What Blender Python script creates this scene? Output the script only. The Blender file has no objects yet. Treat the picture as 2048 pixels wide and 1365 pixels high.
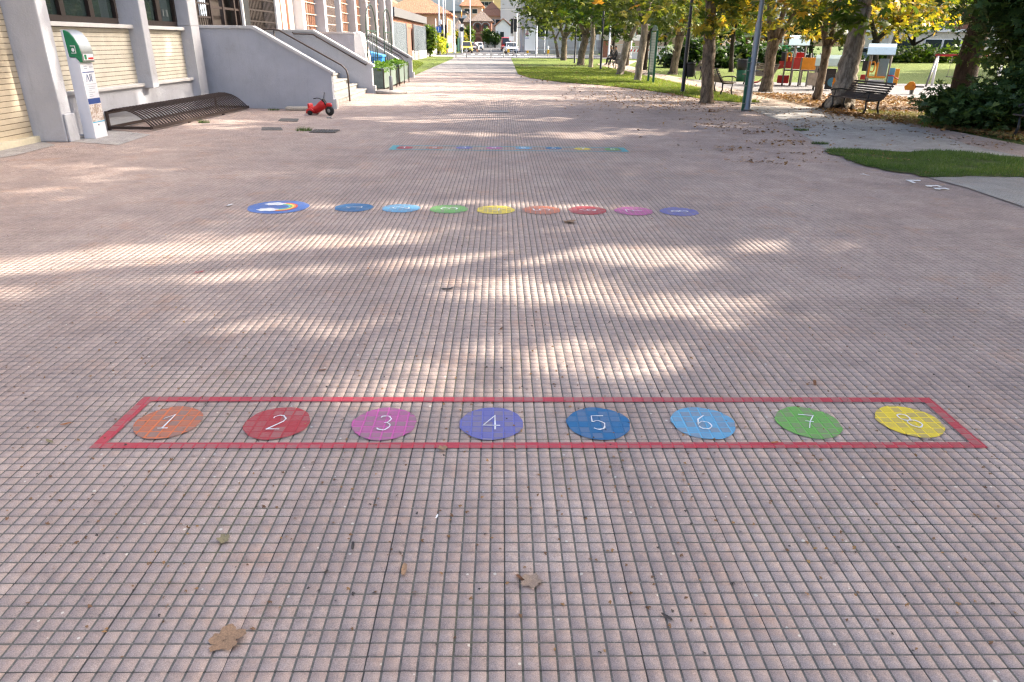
import bpy, bmesh, math, random
import numpy as np
from mathutils import Vector, Matrix
random.seed(7); rng = np.random.default_rng(7)
SC = bpy.context.scene; COL = SC.collection
PI = math.pi
# ---------------------------------------------------------------- camera, sky, sun, exposure
FPX = 1390.0; CX, CY = 1024.0, 682.5; CAMH = 1.64
PITCH = math.atan(598.5/FPX); YAW = math.radians(1.1); ROLL = 0.012
cF = Vector((math.sin(YAW)*math.cos(PITCH), math.cos(YAW)*math.cos(PITCH), -math.sin(PITCH)))
cR0 = Vector((math.cos(YAW), -math.sin(YAW), 0)); cU0 = cR0.cross(cF)
cR = cR0*math.cos(ROLL)+cU0*math.sin(ROLL); cU = cR.cross(cF)
cd = bpy.data.cameras.new('camera'); cam = bpy.data.objects.new('camera', cd); COL.objects.link(cam)
cam.matrix_world = Matrix(((cR.x,cU.x,-cF.x,0),(cR.y,cU.y,-cF.y,0),(cR.z,cU.z,-cF.z,CAMH),(0,0,0,1)))
cd.sensor_width = 36; cd.lens = 36*FPX/2048; cd.clip_start = .05; cd.clip_end = 4000
cd.dof.use_dof = True; cd.dof.focus_distance = 3.6; cd.dof.aperture_fstop = 14.0
SC.camera = cam
SUN_EL = math.radians(34); SUN_AZ = math.radians(17)      # azimuth from +X towards +Y
S = Vector((math.cos(SUN_EL)*math.cos(SUN_AZ), math.cos(SUN_EL)*math.sin(SUN_AZ), math.sin(SUN_EL)))
w = bpy.data.worlds.new('World'); SC.world = w; w.use_nodes = True
bg = w.node_tree.nodes['Background']
sky = w.node_tree.nodes.new('ShaderNodeTexSky'); sky.sky_type = 'NISHITA'; sky.sun_disc = False
sky.sun_elevation = SUN_EL; sky.sun_rotation = math.atan2(S.x, S.y); sky.dust_density = 6.0; sky.air_density = .85; sky.ozone_density = .4
w.node_tree.links.new(sky.outputs[0], bg.inputs[0]); bg.inputs[1].default_value = 0.15
sd = bpy.data.lights.new('sun', 'SUN'); sd.energy = 3.1; sd.angle = math.radians(.6); sd.color = (1, .91, .78)
sun = bpy.data.objects.new('sun', sd); COL.objects.link(sun)
sun.rotation_euler = S.to_track_quat('Z', 'Y').to_euler()
SC.view_settings.view_transform = 'Standard'; SC.view_settings.look = 'None'
SC.view_settings.exposure = 1.95; SC.view_settings.gamma = 1
try:
    SC.cycles.filter_width = 1.3; SC.cycles.use_denoising = True; SC.cycles.denoiser = 'OPENIMAGEDENOISE'; SC.cycles.denoising_input_passes = 'RGB_ALBEDO_NORMAL'; SC.cycles.denoising_prefilter = 'NONE'; SC.cycles.max_bounces = 6; SC.cycles.transparent_max_bounces = 8; SC.cycles.sample_clamp_indirect = 8
except Exception: pass

def ray(x, y): return cF+cR*((x-CX)/FPX)-cU*((y-CY)/FPX)
def G(x, y, z=0.0):
    d = ray(x, y); t = (z-CAMH)/d.z; return Vector((0,0,CAMH))+d*t
def PX(x, y, X):
    d = ray(x, y); return Vector((0,0,CAMH))+d*(X/d.x)
def PY(x, y, Y):
    d = ray(x, y); return Vector((0,0,CAMH))+d*(Y/d.y)
def GZ(pts, z=0): return [(G(a,b).x, G(a,b).y, z) for a, b in pts]

# ---------------------------------------------------------------- objects
def tag(o, label=None, cat=None, group=None, kind=None):
    if label: o['label'] = label
    if cat: o['category'] = cat
    if group: o['group'] = group
    if kind: o['kind'] = kind
    return o
def thing(name, label, cat, loc=(0,0,0), rz=0, group=None):
    o = bpy.data.objects.new(name, None); COL.objects.link(o); o.empty_display_size = .1
    o.location = Vector(loc); o.rotation_euler = (0,0,rz)
    return tag(o, label, cat, group)
def dup(o, loc=None, rz=None, label=None, parent=None, group=None):
    c = o.copy(); COL.objects.link(c)
    if parent: c.parent = parent
    for ch in list(o.children): dup(ch, parent=c)
    if loc is not None: c.location = Vector(loc)
    if rz is not None: c.rotation_euler = (0,0,rz)
    if label: c['label'] = label
    if group: c['group'] = group
    return c
class MB:
    def __init__(s): s.v=[]; s.f=[]; s.sm=[]; s.mi=[]
    def add(s, vs, fs, smooth=False, mi=0):
        b=len(s.v); s.v += [tuple(p) for p in vs]
        for f in fs: s.f.append(tuple(b+i for i in f)); s.sm.append(smooth); s.mi.append(mi)
        return s
    def box(s, c, d, rz=0, m=None, mi=0):
        c=Vector(c); R = m if m else Matrix.Rotation(rz,3,'Z')
        vs=[c+R@Vector((x*d[0]/2,y*d[1]/2,z*d[2]/2)) for z in (-1,1) for y in (-1,1) for x in (-1,1)]
        return s.add(vs, [(0,2,3,1),(4,5,7,6),(0,1,5,4),(2,6,7,3),(0,4,6,2),(1,3,7,5)], mi=mi)
    def b2(s, x0,x1,y0,y1,z0,z1, mi=0):
        return s.box(((x0+x1)/2,(y0+y1)/2,(z0+z1)/2),(x1-x0,y1-y0,z1-z0), mi=mi)
    def bar(s, p, q, w, h=None, up=(0,0,1), mi=0):
        p=Vector(p); q=Vector(q); h=h or w; d=(q-p); L=d.length; d.normalize()
        u=Vector(up)
        if abs(d.dot(u))>.98: u=Vector((1,0,0))
        a=d.cross(u).normalized(); b=a.cross(d)
        m=Matrix((a,d,b)).transposed()
        return s.box((p+q)/2,(w,L,h),m=m, mi=mi)
    def tube(s, pts, r, n=8, cap=True, mi=0, smooth=True):
        P=[Vector(p) for p in pts]; rs = r if hasattr(r,'__len__') else [r]*len(P)
        b=[];ref=None
        for i,p in enumerate(P):
            t=(P[min(i+1,len(P)-1)]-P[max(i-1,0)]).normalized()
            if ref is None:
                ref = Vector((1,0,0)) if abs(t.x)<.9 else Vector((0,1,0))
            a=(ref-t*ref.dot(t)).normalized(); c=t.cross(a); ref=a
            for k in range(n):
                g=2*PI*k/n; b.append(p+(a*math.cos(g)+c*math.sin(g))*rs[i])
        fs=[(i*n+k,i*n+(k+1)%n,(i+1)*n+(k+1)%n,(i+1)*n+k) for i in range(len(P)-1) for k in range(n)]
        s.add(b,fs,smooth,mi)
        if cap: s.add(b[:n],[tuple(range(n))[::-1]],False,mi); s.add(b[-n:],[tuple(range(n))],False,mi)
        return s
    def extr(s, poly, vec, mi=0, smooth=False):
        P=[Vector(p) for p in poly]; n=len(P); V=Vector(vec)
        s.add(P+[p+V for p in P],[(i,(i+1)%n,n+(i+1)%n,n+i) for i in range(n)],smooth,mi)
        s.add(P,[tuple(range(n))[::-1]],False,mi); s.add([p+V for p in P],[tuple(range(n))],False,mi)
        return s
    def poly(s, pts, mi=0): return s.add(pts,[tuple(range(len(pts)))],mi=mi)
    def lathe(s, prof, c=(0,0,0), n=16, mi=0, ax='Z'):
        c=Vector(c); vs=[]
        for r,z in prof:
            for k in range(n):
                g=2*PI*k/n; x,y=r*math.cos(g),r*math.sin(g)
                vs.append(c+(Vector((x,y,z)) if ax=='Z' else Vector((z,x,y)) if ax=='X' else Vector((x,z,y))))
        fs=[(i*n+k,i*n+(k+1)%n,(i+1)*n+(k+1)%n,(i+1)*n+k) for i in range(len(prof)-1) for k in range(n)]
        s.add(vs,fs,True,mi)
        s.add(vs[:n],[tuple(range(n))],False,mi); s.add(vs[-n:],[tuple(range(n))],False,mi)
        return s
    def ell(s, c, r, n=12, mi=0):
        m=n//2; prof=[(math.sin(PI*i/m),-math.cos(PI*i/m)) for i in range(m+1)]; c=Vector(c)
        vs=[c+Vector((a*math.cos(2*PI*k/n)*r[0],a*math.sin(2*PI*k/n)*r[1],z*r[2])) for a,z in prof for k in range(n)]
        return s.add(vs,[(i*n+k,i*n+(k+1)%n,(i+1)*n+(k+1)%n,(i+1)*n+k) for i in range(m) for k in range(n)],True,mi)
    def build(s, name, mat, parent=None, world=False, bevel=0, label=None):
        me=bpy.data.meshes.new(name)
        vs=s.v
        if world and parent is not None:
            inv=(Matrix.Translation(parent.location)@parent.rotation_euler.to_matrix().to_4x4()).inverted()
            if parent.parent is not None: inv=inv@(Matrix.Translation(parent.parent.location)@parent.parent.rotation_euler.to_matrix().to_4x4()).inverted()
            vs=[tuple(inv@Vector(v)) for v in s.v]
        me.from_pydata(vs,[],s.f)
        for m in (mat if isinstance(mat,(list,tuple)) else [mat]): me.materials.append(m)
        me.polygons.foreach_set('use_smooth',s.sm); me.polygons.foreach_set('material_index',s.mi)
        bm=bmesh.new(); bm.from_mesh(me)
        bmesh.ops.remove_doubles(bm,verts=bm.verts,dist=1e-5)
        bmesh.ops.recalc_face_normals(bm,faces=bm.faces); bm.to_mesh(me); bm.free()
        o=bpy.data.objects.new(name,me); COL.objects.link(o)
        if parent is not None: o.parent=parent
        if bevel:
            b=o.modifiers.new('bevel','BEVEL'); b.width=bevel; b.segments=2; b.limit_method='ANGLE'
        if label: o['label']=label
        return o
def sheet(name, pts, mat, sub=0):
    o=MB().poly(pts).build(name,mat)
    me=o.data
    if me.polygons[0].normal.z<0:
        me.flip_normals()
    return tag(o,kind='structure')

# ---------------------------------------------------------------- materials
class NT:
    def __init__(s,name):
        s.m=bpy.data.materials.new(name); s.m.use_nodes=True; s.t=s.m.node_tree
        s.b=s.t.nodes['Principled BSDF']; s.out=s.t.nodes['Material Output']
    def n(s,t,ins=None,**kw):
        nd=s.t.nodes.new('ShaderNode'+t)
        for k,v in kw.items(): setattr(nd,k,v)
        for k,v in (ins or {}).items(): s.set(nd.inputs[k],v)
        return nd
    def set(s,inp,v):
        if hasattr(v,'links') or isinstance(v,bpy.types.NodeSocket): s.t.links.new(v,inp)
        else: inp.default_value=v
    def math(s,op,a,b=0.0,c=0.0,clamp=False):
        nd=s.n('Math',operation=op,use_clamp=clamp); s.set(nd.inputs[0],a); s.set(nd.inputs[1],b); s.set(nd.inputs[2],c); return nd.outputs[0]
    def mix(s,f,a,b,bt='MIX'):
        nd=s.n('MixRGB',blend_type=bt); s.set(nd.inputs[0],f); s.set(nd.inputs[1],c4(a)); s.set(nd.inputs[2],c4(b)); return nd.outputs[0]
    def ramp(s,f,stops,interp='LINEAR'):
        nd=s.n('ValToRGB'); cr=nd.color_ramp; cr.interpolation=interp
        while len(cr.elements)<len(stops): cr.elements.new(.5)
        for e,(p,c) in zip(cr.elements,stops): e.position=p; e.color=c4(c)
        s.set(nd.inputs[0],f); return nd.outputs[0]
    def noise(s,scale,detail=4,rough=.6,vec=None,out=0):
        nd=s.n('TexNoise'); nd.inputs['Scale'].default_value=scale; nd.inputs['Detail'].default_value=detail; nd.inputs['Roughness'].default_value=rough
        s.t.links.new(vec if vec is not None else s.pos(),nd.inputs['Vector']); return nd.outputs[out]
    def pos(s):
        if not hasattr(s,'_p'): s._p=s.n('NewGeometry').outputs['Position']
        return s._p
    def obj(s):
        if not hasattr(s,'_o'): s._o=s.n('TexCoord').outputs['Object']
        return s._o
    def bump(s,h,dist=.01,strength=1.0):
        nd=s.n('Bump',{'Height':h}); nd.inputs['Distance'].default_value=dist; nd.inputs['Strength'].default_value=strength
        s.t.links.new(nd.outputs[0],s.b.inputs['Normal'])
    def sr(s,f,a,b,c=0.,d=1.,it='SMOOTHSTEP'):
        nd=s.n('MapRange',interpolation_type=it); s.set(nd.inputs['Value'],f)
        for k,v in zip(('From Min','From Max','To Min','To Max'),(a,b,c,d)): nd.inputs[k].default_value=v
        return nd.outputs[0]
    def col(s,v,rough=.7,spec=.3,metal=0.):
        s.set(s.b.inputs['Base Color'],c4(v)); s.set(s.b.inputs['Roughness'],rough); s.b.inputs['Specular IOR Level'].default_value=spec; s.b.inputs['Metallic'].default_value=metal
        return s.m
def c4(v):
    if isinstance(v,(tuple,list)) and len(v)==3: return (*v,1)
    return v
_pm={}
def pm(name,c,rough=.6,var=.12,scale=6.,bump=0.,metal=0.,spec=.35,dirt=0.,local=True):
    """plain surface: colour with uneven tone, optional grime and relief"""
    if name in _pm: return _pm[name]
    t=NT(name); v=t.obj() if local else t.pos()
    a=t.noise(scale,5,.65,v); b=t.noise(scale*9,3,.6,v)
    f=t.math('ADD',t.math('MULTIPLY',a,.7),t.math('MULTIPLY',b,.3))
    lo=tuple(x*(1-var*1.6) for x in c); hi=tuple(min(1,x*(1+var*1.3)) for x in c)
    cc=t.ramp(f,[(.32,lo),(.68,hi)])
    if dirt:
        d=t.sr(t.noise(scale*.45,6,.75,v),.5,.75); cc=t.mix(t.math('MULTIPLY',d,dirt),cc,tuple(x*.45 for x in c))
    t.col(cc,t.sr(a,.2,.8,max(.05,rough-.1),min(1,rough+.1)),spec,metal)
    if bump: t.bump(f,bump)
    _pm[name]=t.m; return t.m

def grid_nodes(t):
    """the 40 cm concrete tiles of 8 x 8 raised squares; returns groove mask, random per cell, per tile"""
    sp=t.n('SeparateXYZ',{0:t.pos()})
    wv=t.n('SeparateColor',{0:t.noise(9.,2,.5,None,1)})
    x=t.math('ADD',sp.outputs[0],t.math('MULTIPLY_ADD',wv.outputs[0],.006,-.023))
    y=t.math('ADD',sp.outputs[1],t.math('MULTIPLY_ADD',wv.outputs[1],.006,-.247))
    tx=t.math('DIVIDE',x,.4); ty=t.math('DIVIDE',y,.4)
    tid=t.n('CombineXYZ',{0:t.math('FLOOR',tx),1:t.math('FLOOR',ty)})
    tw=t.n('TexWhiteNoise',{'Vector':tid.outputs[0]},noise_dimensions='3D')
    tr=t.n('SeparateColor',{0:tw.outputs['Color']})
    def dist(f):  # distance to the nearest whole number
        fr=t.math('FRACT',f); return t.math('MINIMUM',fr,t.math('SUBTRACT',1.,fr))
    dtx=t.math('MULTIPLY',dist(tx),.4); dty=t.math('MULTIPLY',dist(ty),.4)
    x2=t.math('ADD',x,t.math('MULTIPLY_ADD',tr.outputs[0],.005,-.0025)); y2=t.math('ADD',y,t.math('MULTIPLY_ADD',tr.outputs[1],.005,-.0025))
    ux=t.math('DIVIDE',x2,.05); uy=t.math('DIVIDE',y2,.05)
    cid=t.n('CombineXYZ',{0:t.math('FLOOR',ux),1:t.math('FLOOR',uy)})
    cw=t.n('TexWhiteNoise',{'Vector':cid.outputs[0]},noise_dimensions='3D')
    d=t.math('MULTIPLY',t.math('MINIMUM',dist(ux),t.math('MULTIPLY',dist(uy),1.12)),.05)
    en=t.math('MULTIPLY_ADD',t.noise(55.,3,.7),.0032,-.0016)
    d=t.math('ADD',d,en)
    g=t.sr(d,.0024,.0052,1.,0.)
    td=t.math('ADD',t.math('MINIMUM',dtx,t.math('MULTIPLY',dty,1.3)),en)
    g2=t.sr(td,.0015,.0045,1.,0.)
    return t.math('MAXIMUM',g,g2),g2,cw.outputs['Value'],tr.outputs[2],d
def paving_mat(name,ca,cb,groove=(.10,.10,.088)):
    t=NT(name); g,g2,cr,tr,d=grid_nodes(t)
    f=t.math('ADD',t.math('MULTIPLY',cr,.45),t.math('MULTIPLY',tr,.55))
    c=t.mix(f,ca,cb)
    st=t.noise(.55,5,.6); st2=t.noise(3.2,5,.7)
    c=t.mix(1.,c,t.ramp(st,[(.3,(.84,.83,.83)),(.7,(1.1,1.08,1.06))]),'MULTIPLY')
    c=t.mix(1.,c,t.ramp(st2,[(.3,(.86,.87,.88)),(.65,(1.06,1.05,1.04))]),'MULTIPLY')
    gr=t.noise(430.,2,.8); c=t.mix(1.,c,t.ramp(gr,[(.28,(.62,.62,.64)),(.5,(1,1,1)),(.72,(1.42,1.42,1.42))]),'MULTIPLY')
    # orange worn edges of the squares, as on the real tiles
    edge=t.sr(d,.005,.011,1.,0.); c=t.mix(t.math('MULTIPLY',edge,t.sr(t.noise(2.1,3),.42,.7,0.,.35)),c,(.46,.27,.18))
    # old gum and spots
    vo=t.n('TexVoronoi',{'Vector':t.pos(),'Scale':2.3}); sz=t.n('SeparateColor',{0:vo.outputs['Color']})
    spot=t.math('LESS_THAN',vo.outputs['Distance'],t.math('MULTIPLY',t.math('POWER',sz.outputs[0],5.),.045))
    c=t.mix(t.math('MULTIPLY',spot,.75),c,(.07,.065,.06))
    vo2=t.n('TexVoronoi',{'Vector':t.pos(),'Scale':26.}); s2=t.n('SeparateColor',{0:vo2.outputs['Color']})
    bit=t.math('LESS_THAN',vo2.outputs['Distance'],t.math('MULTIPLY',t.math('POWER',s2.outputs[1],9.),.16))
    c=t.mix(t.math('MULTIPLY',bit,.8),c,(.55,.52,.45))
    gn=t.noise(38.,4,.75); moss=t.sr(t.noise(1.3,4),.45,.68)
    gc=t.mix(gn,groove,tuple(x*2.0 for x in groove)); gc=t.mix(t.math('MULTIPLY',moss,.55),gc,(.12,.115,.05))
    sand=t.sr(t.noise(120.,2,.8),.6,.75); gc=t.mix(t.math('MULTIPLY',sand,.5),gc,(.36,.33,.29))
    c=t.mix(t.math('MULTIPLY',g,t.sr(t.noise(14.,4,.7),.3,.62,.62,.96)),c,gc); c=t.mix(t.math('MULTIPLY',g2,.35),c,(.05,.05,.05))
    t.col(c,.78,.3)
    h=t.math('SUBTRACT',1.,g); h=t.math('ADD',h,t.math('MULTIPLY',gr,.16)); h=t.math('ADD',h,t.math('MULTIPLY',cr,.12))
    t.bump(h,.0035,.9); return t.m
STONE_A=(.372,.292,.258); STONE_B=(.435,.355,.316)
def paint_mat(name,c,cover=.55):
    """road paint: full in the grooves, worn thin on the raised squares"""
    t=NT(name); g,g2,cr,tr,d=grid_nodes(t)
    gr=t.noise(430.,2,.8); st=t.mix(gr,tuple(x*.5 for x in STONE_A),tuple(x*1.05 for x in STONE_B))
    wear=t.sr(t.math('ADD',t.math('MULTIPLY',t.noise(60.,5,.75),.6),t.math('MULTIPLY',cr,.4)),.3,.7,max(0,cover-.22),min(1,cover+.22))
    k_=.45+.40*cover
    top=t.mix(1.,t.mix(wear,st,tuple(x*1.25 for x in c)),(k_,k_,k_),'MULTIPLY')
    gcol=t.mix(t.noise(80.,3),tuple(min(1,x*.8) for x in c),tuple(min(1,x*1.08+.015) for x in c))
    col=t.mix(t.math('MULTIPLY',g,.9),top,gcol)
    t.col(col,.6,.35); t.bump(t.math('ADD',t.math('SUBTRACT',1.,g),t.math('MULTIPLY',gr,.15)),.003,.8); return t.m
def brick_mat(name,c1,c2,mortar,bw,bh,ms=.012,axis='X',bump=.006,off=.5):
    t=NT(name); sp=t.n('SeparateXYZ',{0:t.pos()})
    v=t.n('CombineXYZ',{0:t.math('ADD',sp.outputs[0],sp.outputs[1]),1:sp.outputs[2]})
    b=t.n('TexBrick',{'Vector':v.outputs[0],'Color1':c4(c1),'Color2':c4(c2),'Mortar':c4(mortar),'Scale':1.,'Mortar Size':ms,'Brick Width':bw,'Row Height':bh,'Mortar Smooth':.2},offset=off)
    c=t.mix(1.,b.outputs[0],t.ramp(t.noise(2.5,6,.7),[(.3,(.8,.79,.77)),(.7,(1.08,1.07,1.06))]),'MULTIPLY')
    t.col(c,.7,.3); t.bump(t.math('SUBTRACT',1.,b.outputs[1]),bump); return t.m
def leaf_mat(name,stops,trans=.35,rough=.5):
    t=NT(name); ri=t.n('NewGeometry').outputs['Random Per Island']
    cl=t.noise(.55,2,.5,t.pos())
    f=t.math('ADD',t.math('MULTIPLY',ri,.6),t.math('MULTIPLY_ADD',cl,1.0,-.3),clamp=True)
    c=t.ramp(f,stops); c=t.mix(1.,c,t.ramp(t.noise(25.,2),[(.3,(.75,.75,.75)),(.7,(1.15,1.15,1.15))]),'MULTIPLY')
    t.col(c,rough,.35)
    tr=t.n('BsdfTranslucent',{'Color':t.mix(1.,c,(1.9,1.9,.8),'MULTIPLY')}); mx=t.n('MixShader',{0:trans,1:t.b.outputs[0],2:tr.outputs[0]})
    t.t.links.new(mx.outputs[0],t.out.inputs[0]); return t.m
def bark_mat(name,a,b,scale=7.):
    t=NT(name); mp=t.n('Mapping',{'Vector':t.pos(),'Scale':(1,1,.28)}); v=mp.outputs[0]
    n1=t.noise(scale*2,6,.75,v); n2=t.noise(scale*.5,4,.6)
    c=t.mix(t.sr(n1,.35,.65),a,b); c=t.mix(1.,c,t.ramp(n2,[(.3,(.7,.7,.68)),(.7,(1.15,1.12,1.08))]),'MULTIPLY')
    t.col(c,.9,.15); t.bump(n1,.04); return t.m
def grass_mat(name,a,b,dry=(.22,.17,.07),dryamt=.5):
    t=NT(name); n1=t.noise(.5,5,.65); n2=t.noise(30.,4,.8); n3=t.noise(1.7,5,.7)
    c=t.mix(t.sr(n2,.3,.7),a,b); c=t.mix(t.math('MULTIPLY',t.sr(t.math('ADD',t.math('MULTIPLY',n1,.5),t.math('MULTIPLY',n3,.5)),.5,.68),dryamt),c,dry)
    t.col(c,.9,.15); t.bump(n2,.05); return t.m
def glass_mat(name,c=(.014,.022,.022),rough=.03):
    t=NT(name); t.col(t.mix(t.noise(1.2,3,.5,t.obj()),c,tuple(x*2.2 for x in c)),rough,.6); return t.m
def slab_mat(name,a,b,scale=1.2,bump=.006,grit=160.):
    t=NT(name); n1=t.noise(scale,6,.7); n2=t.noise(grit,3,.8); n3=t.noise(scale*9,4,.7)
    c=t.mix(t.sr(n1,.3,.7),a,b); c=t.mix(1.,c,t.ramp(n2,[(.3,(.7,.7,.7)),(.7,(1.25,1.25,1.25))]),'MULTIPLY')
    c=t.mix(1.,c,t.ramp(n3,[(.35,(.82,.82,.82)),(.65,(1.08,1.08,1.08))]),'MULTIPLY')
    t.col(c,.85,.2); t.bump(n2,bump); return t.m
def rooftile_mat(name,a,b):
    t=NT(name); sp=t.n('SeparateXYZ',{0:t.pos()})
    u=t.math('ADD',sp.outputs[0],sp.outputs[1])
    wv=t.math('SINE',t.math('MULTIPLY',u,2*PI/.26)); row=t.math('FRACT',t.math('MULTIPLY',sp.outputs[2],5.))
    n=t.noise(4.,5,.75); c=t.mix(t.sr(n,.3,.7),a,b); c=t.mix(t.math('MULTIPLY',t.math('LESS_THAN',row,.18),.45),c,tuple(x*.35 for x in a))
    t.col(c,.8,.2); t.bump(t.math('ADD',wv,row),.03); return t.m

def cell_mats():
    t=NT('paving_cell'); ri=t.n('NewGeometry').outputs['Random Per Island']; sp=t.n('SeparateXYZ',{0:t.pos()})
    tid=t.n('CombineXYZ',{0:t.math('FLOOR',t.math('DIVIDE',t.math('ADD',sp.outputs[0],-.02),.4)),1:t.math('FLOOR',t.math('DIVIDE',t.math('ADD',sp.outputs[1],-.244),.4))})
    tw=t.n('TexWhiteNoise',{'Vector':tid.outputs[0]},noise_dimensions='3D').outputs['Value']
    c=t.mix(t.math('ADD',t.math('MULTIPLY',ri,.4),t.math('MULTIPLY',tw,.6)),STONE_A,STONE_B)
    for sc,dt,lo,hi in ((.4,5,(.80,.79,.80),(1.12,1.10,1.07)),(2.6,6,(.80,.80,.81),(1.08,1.07,1.05)),(16.,4,(.86,.86,.86),(1.08,1.08,1.08))):
        c=t.mix(1.,c,t.ramp(t.noise(sc,dt,.68),[(.3,lo),(.7,hi)]),'MULTIPLY')
    gr=t.noise(330.,3,.85); c=t.mix(1.,c,t.ramp(gr,[(.25,(.48,.48,.50)),(.48,(1,1,1)),(.75,(1.65,1.65,1.65))]),'MULTIPLY')
    c=t.mix(t.sr(t.noise(1.9,5,.75),.52,.72,0.,.42),c,(.44,.26,.17))          # rusty worn tone
    c=t.mix(t.sr(t.noise(34.,5,.8),.60,.74,0.,.6),c,(.085,.075,.07))             # grime smudges
    vo=t.n('TexVoronoi',{'Vector':t.pos(),'Scale':2.3}); sz=t.n('SeparateColor',{0:vo.outputs['Color']})
    c=t.mix(t.math('MULTIPLY',t.math('LESS_THAN',vo.outputs['Distance'],t.math('MULTIPLY',t.math('POWER',sz.outputs[0],5.),.045)),.75),c,(.06,.055,.05))
    vo2=t.n('TexVoronoi',{'Vector':t.pos(),'Scale':30.}); s2=t.n('SeparateColor',{0:vo2.outputs['Color']})
    c=t.mix(t.math('MULTIPLY',t.math('LESS_THAN',vo2.outputs['Distance'],t.math('MULTIPLY',t.math('POWER',s2.outputs[1],8.),.2)),.85),c,(.60,.56,.48))
    t.col(c,.8,.25); t.bump(t.math('ADD',gr,t.math('MULTIPLY',t.noise(90.,3),.7)),.0016,.9)
    b=NT('joint_dirt'); n1=b.noise(45.,5,.8); n2=b.noise(1.1,4,.7)
    g=b.mix(n1,(.075,.072,.065),(.22,.205,.18)); g=b.mix(b.sr(n2,.45,.7,0.,.6),g,(.14,.13,.06)); g=b.mix(b.sr(b.noise(140.,2,.8),.58,.72,0.,.7),g,(.36,.33,.28))
    sp=b.n('SeparateXYZ',{0:b.pos()}); dd=[]
    for k_,o_ in ((0,-.02),(1,-.244)):
        fr=b.math('FRACT',b.math('DIVIDE',b.math('ADD',sp.outputs[k_],o_),.4)); dd.append(b.math('MINIMUM',fr,b.math('SUBTRACT',1.,fr)))
    g=b.mix(b.sr(b.math('MINIMUM',*dd),.006,.014,.7,0.),g,(.05,.047,.043))
    b.col(g,.95,.1); b.bump(n1,.004); return t.m,b.m
m_cell,m_bed=cell_mats()
m_pave=paving_mat('pink_paving',STONE_A,STONE_B)
m_pavegrey=paving_mat('grey_paving',(.30,.29,.285),(.37,.36,.35))
m_conc=slab_mat('old_concrete',(.31,.29,.275),(.43,.405,.38))
m_asph=slab_mat('pale_asphalt',(.20,.185,.18),(.28,.262,.25),.6,.004)
m_road=slab_mat('road_asphalt',(.075,.077,.082),(.12,.12,.125),.4,.004)
m_side=slab_mat('sidewalk_concrete',(.36,.35,.34),(.45,.44,.43))
m_gravel=slab_mat('gravel_path',(.30,.24,.20),(.42,.35,.29),.8,.01,60.)
m_mulch=slab_mat('bare_soil',(.13,.095,.065),(.25,.18,.115),.9,.02,40.)
m_rubber=slab_mat('playground_rubber',(.17,.165,.17),(.235,.225,.225),.7,.004)
m_lawn=grass_mat('lawn',(.075,.115,.022),(.16,.205,.05))
m_earth=grass_mat('meadow',(.05,.09,.02),(.11,.15,.04))
def wall_mat(name,c,st=.35):
    t=NT(name); mp=t.n('Mapping',{'Vector':t.pos(),'Scale':(3.,3.,.35)})
    a=t.noise(1.3,5,.65); b=t.noise(2.2,6,.75,mp.outputs[0]); d=t.noise(.9,6,.8); e=t.noise(40.,4,.7)
    cc=t.ramp(a,[(.3,tuple(x*.9 for x in c)),(.7,tuple(x*1.07 for x in c))])
    cc=t.mix(t.sr(b,.5,.75,0.,st),cc,tuple(x*.62 for x in c)); cc=t.mix(t.sr(d,.56,.72,0.,st*1.2),cc,(c[0]*.62,c[1]*.58,c[2]*.5))
    cc=t.mix(t.sr(t.noise(7.,6,.8),.66,.74,0.,.5),cc,tuple(x*.5 for x in c))
    t.col(cc,.88,.2); t.bump(t.math('ADD',e,t.math('MULTIPLY',t.noise(5.,4),1.5)),.006); return t.m
m_stucco=wall_mat('grey_stucco',(.425,.44,.485),.22)
m_pillar=wall_mat('white_pillar_paint',(.47,.48,.515),.36)
m_coping=pm('white_coping',(.56,.555,.55),.75,.07,3.,.003,dirt=.25,local=False)
m_brick=brick_mat('cream_brick',(.59,.565,.48),(.63,.60,.515),(.15,.12,.085),30.,.078,.0045,bump=.01)
m_brickbeige=brick_mat('beige_brick',(.53,.46,.345),(.57,.50,.38),(.17,.13,.085),30.,.085,.0045,bump=.01)
m_redbrick=brick_mat('red_brick',(.34,.11,.065),(.42,.15,.08),(.3,.24,.2),.25,.075,.012)
m_brown=pm('brown_window_frame',(.026,.017,.015),.45,.15,8.)
m_shutter=pm('brown_shutter',(.125,.055,.032),.55,.2,6.)
m_iron=pm('rusty_brown_iron',(.05,.034,.029),.55,.25,14.,dirt=.4)
m_black=pm('black_metal',(.018,.019,.021),.45,.2,8.)
m_galv=pm('galvanised_steel',(.20,.215,.235),.45,.1,6.,metal=.55)
m_steel=pm('brushed_steel',(.42,.44,.44),.42,.08,20.,metal=.9)
m_white=pm('white_paint',(.82,.82,.82),.45,.04,4.)
m_green=pm('signal_green',(.015,.20,.085),.4,.08,6.)
m_dkgreen=pm('dark_green_paint',(.02,.10,.06),.45,.15,6.)
m_blue=pm('blue_plastic',(.03,.20,.52),.42,.1,5.)
m_red=pm('red_plastic',(.55,.02,.022),.35,.12,7.)
m_navy=pm('navy_print',(.03,.07,.25),.5,.05,5.)
m_textgrey=pm('grey_print',(.35,.38,.45),.6,.05,9.)
m_rubberblk=pm('black_rubber',(.022,.022,.023),.7,.15,12.)
m_wood=pm('weathered_wood',(.060,.046,.040),.7,.25,10.,.004)
m_woodlt=pm('grey_brown_wood',(.20,.155,.115),.75,.2,9.,.004)
m_glass=glass_mat('window_glass'); m_carglass=glass_mat('car_glass',(.025,.03,.035),.05)
m_leafdry=pm('dry_leaf',(.31,.19,.11),.8,.3,18.)
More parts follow.
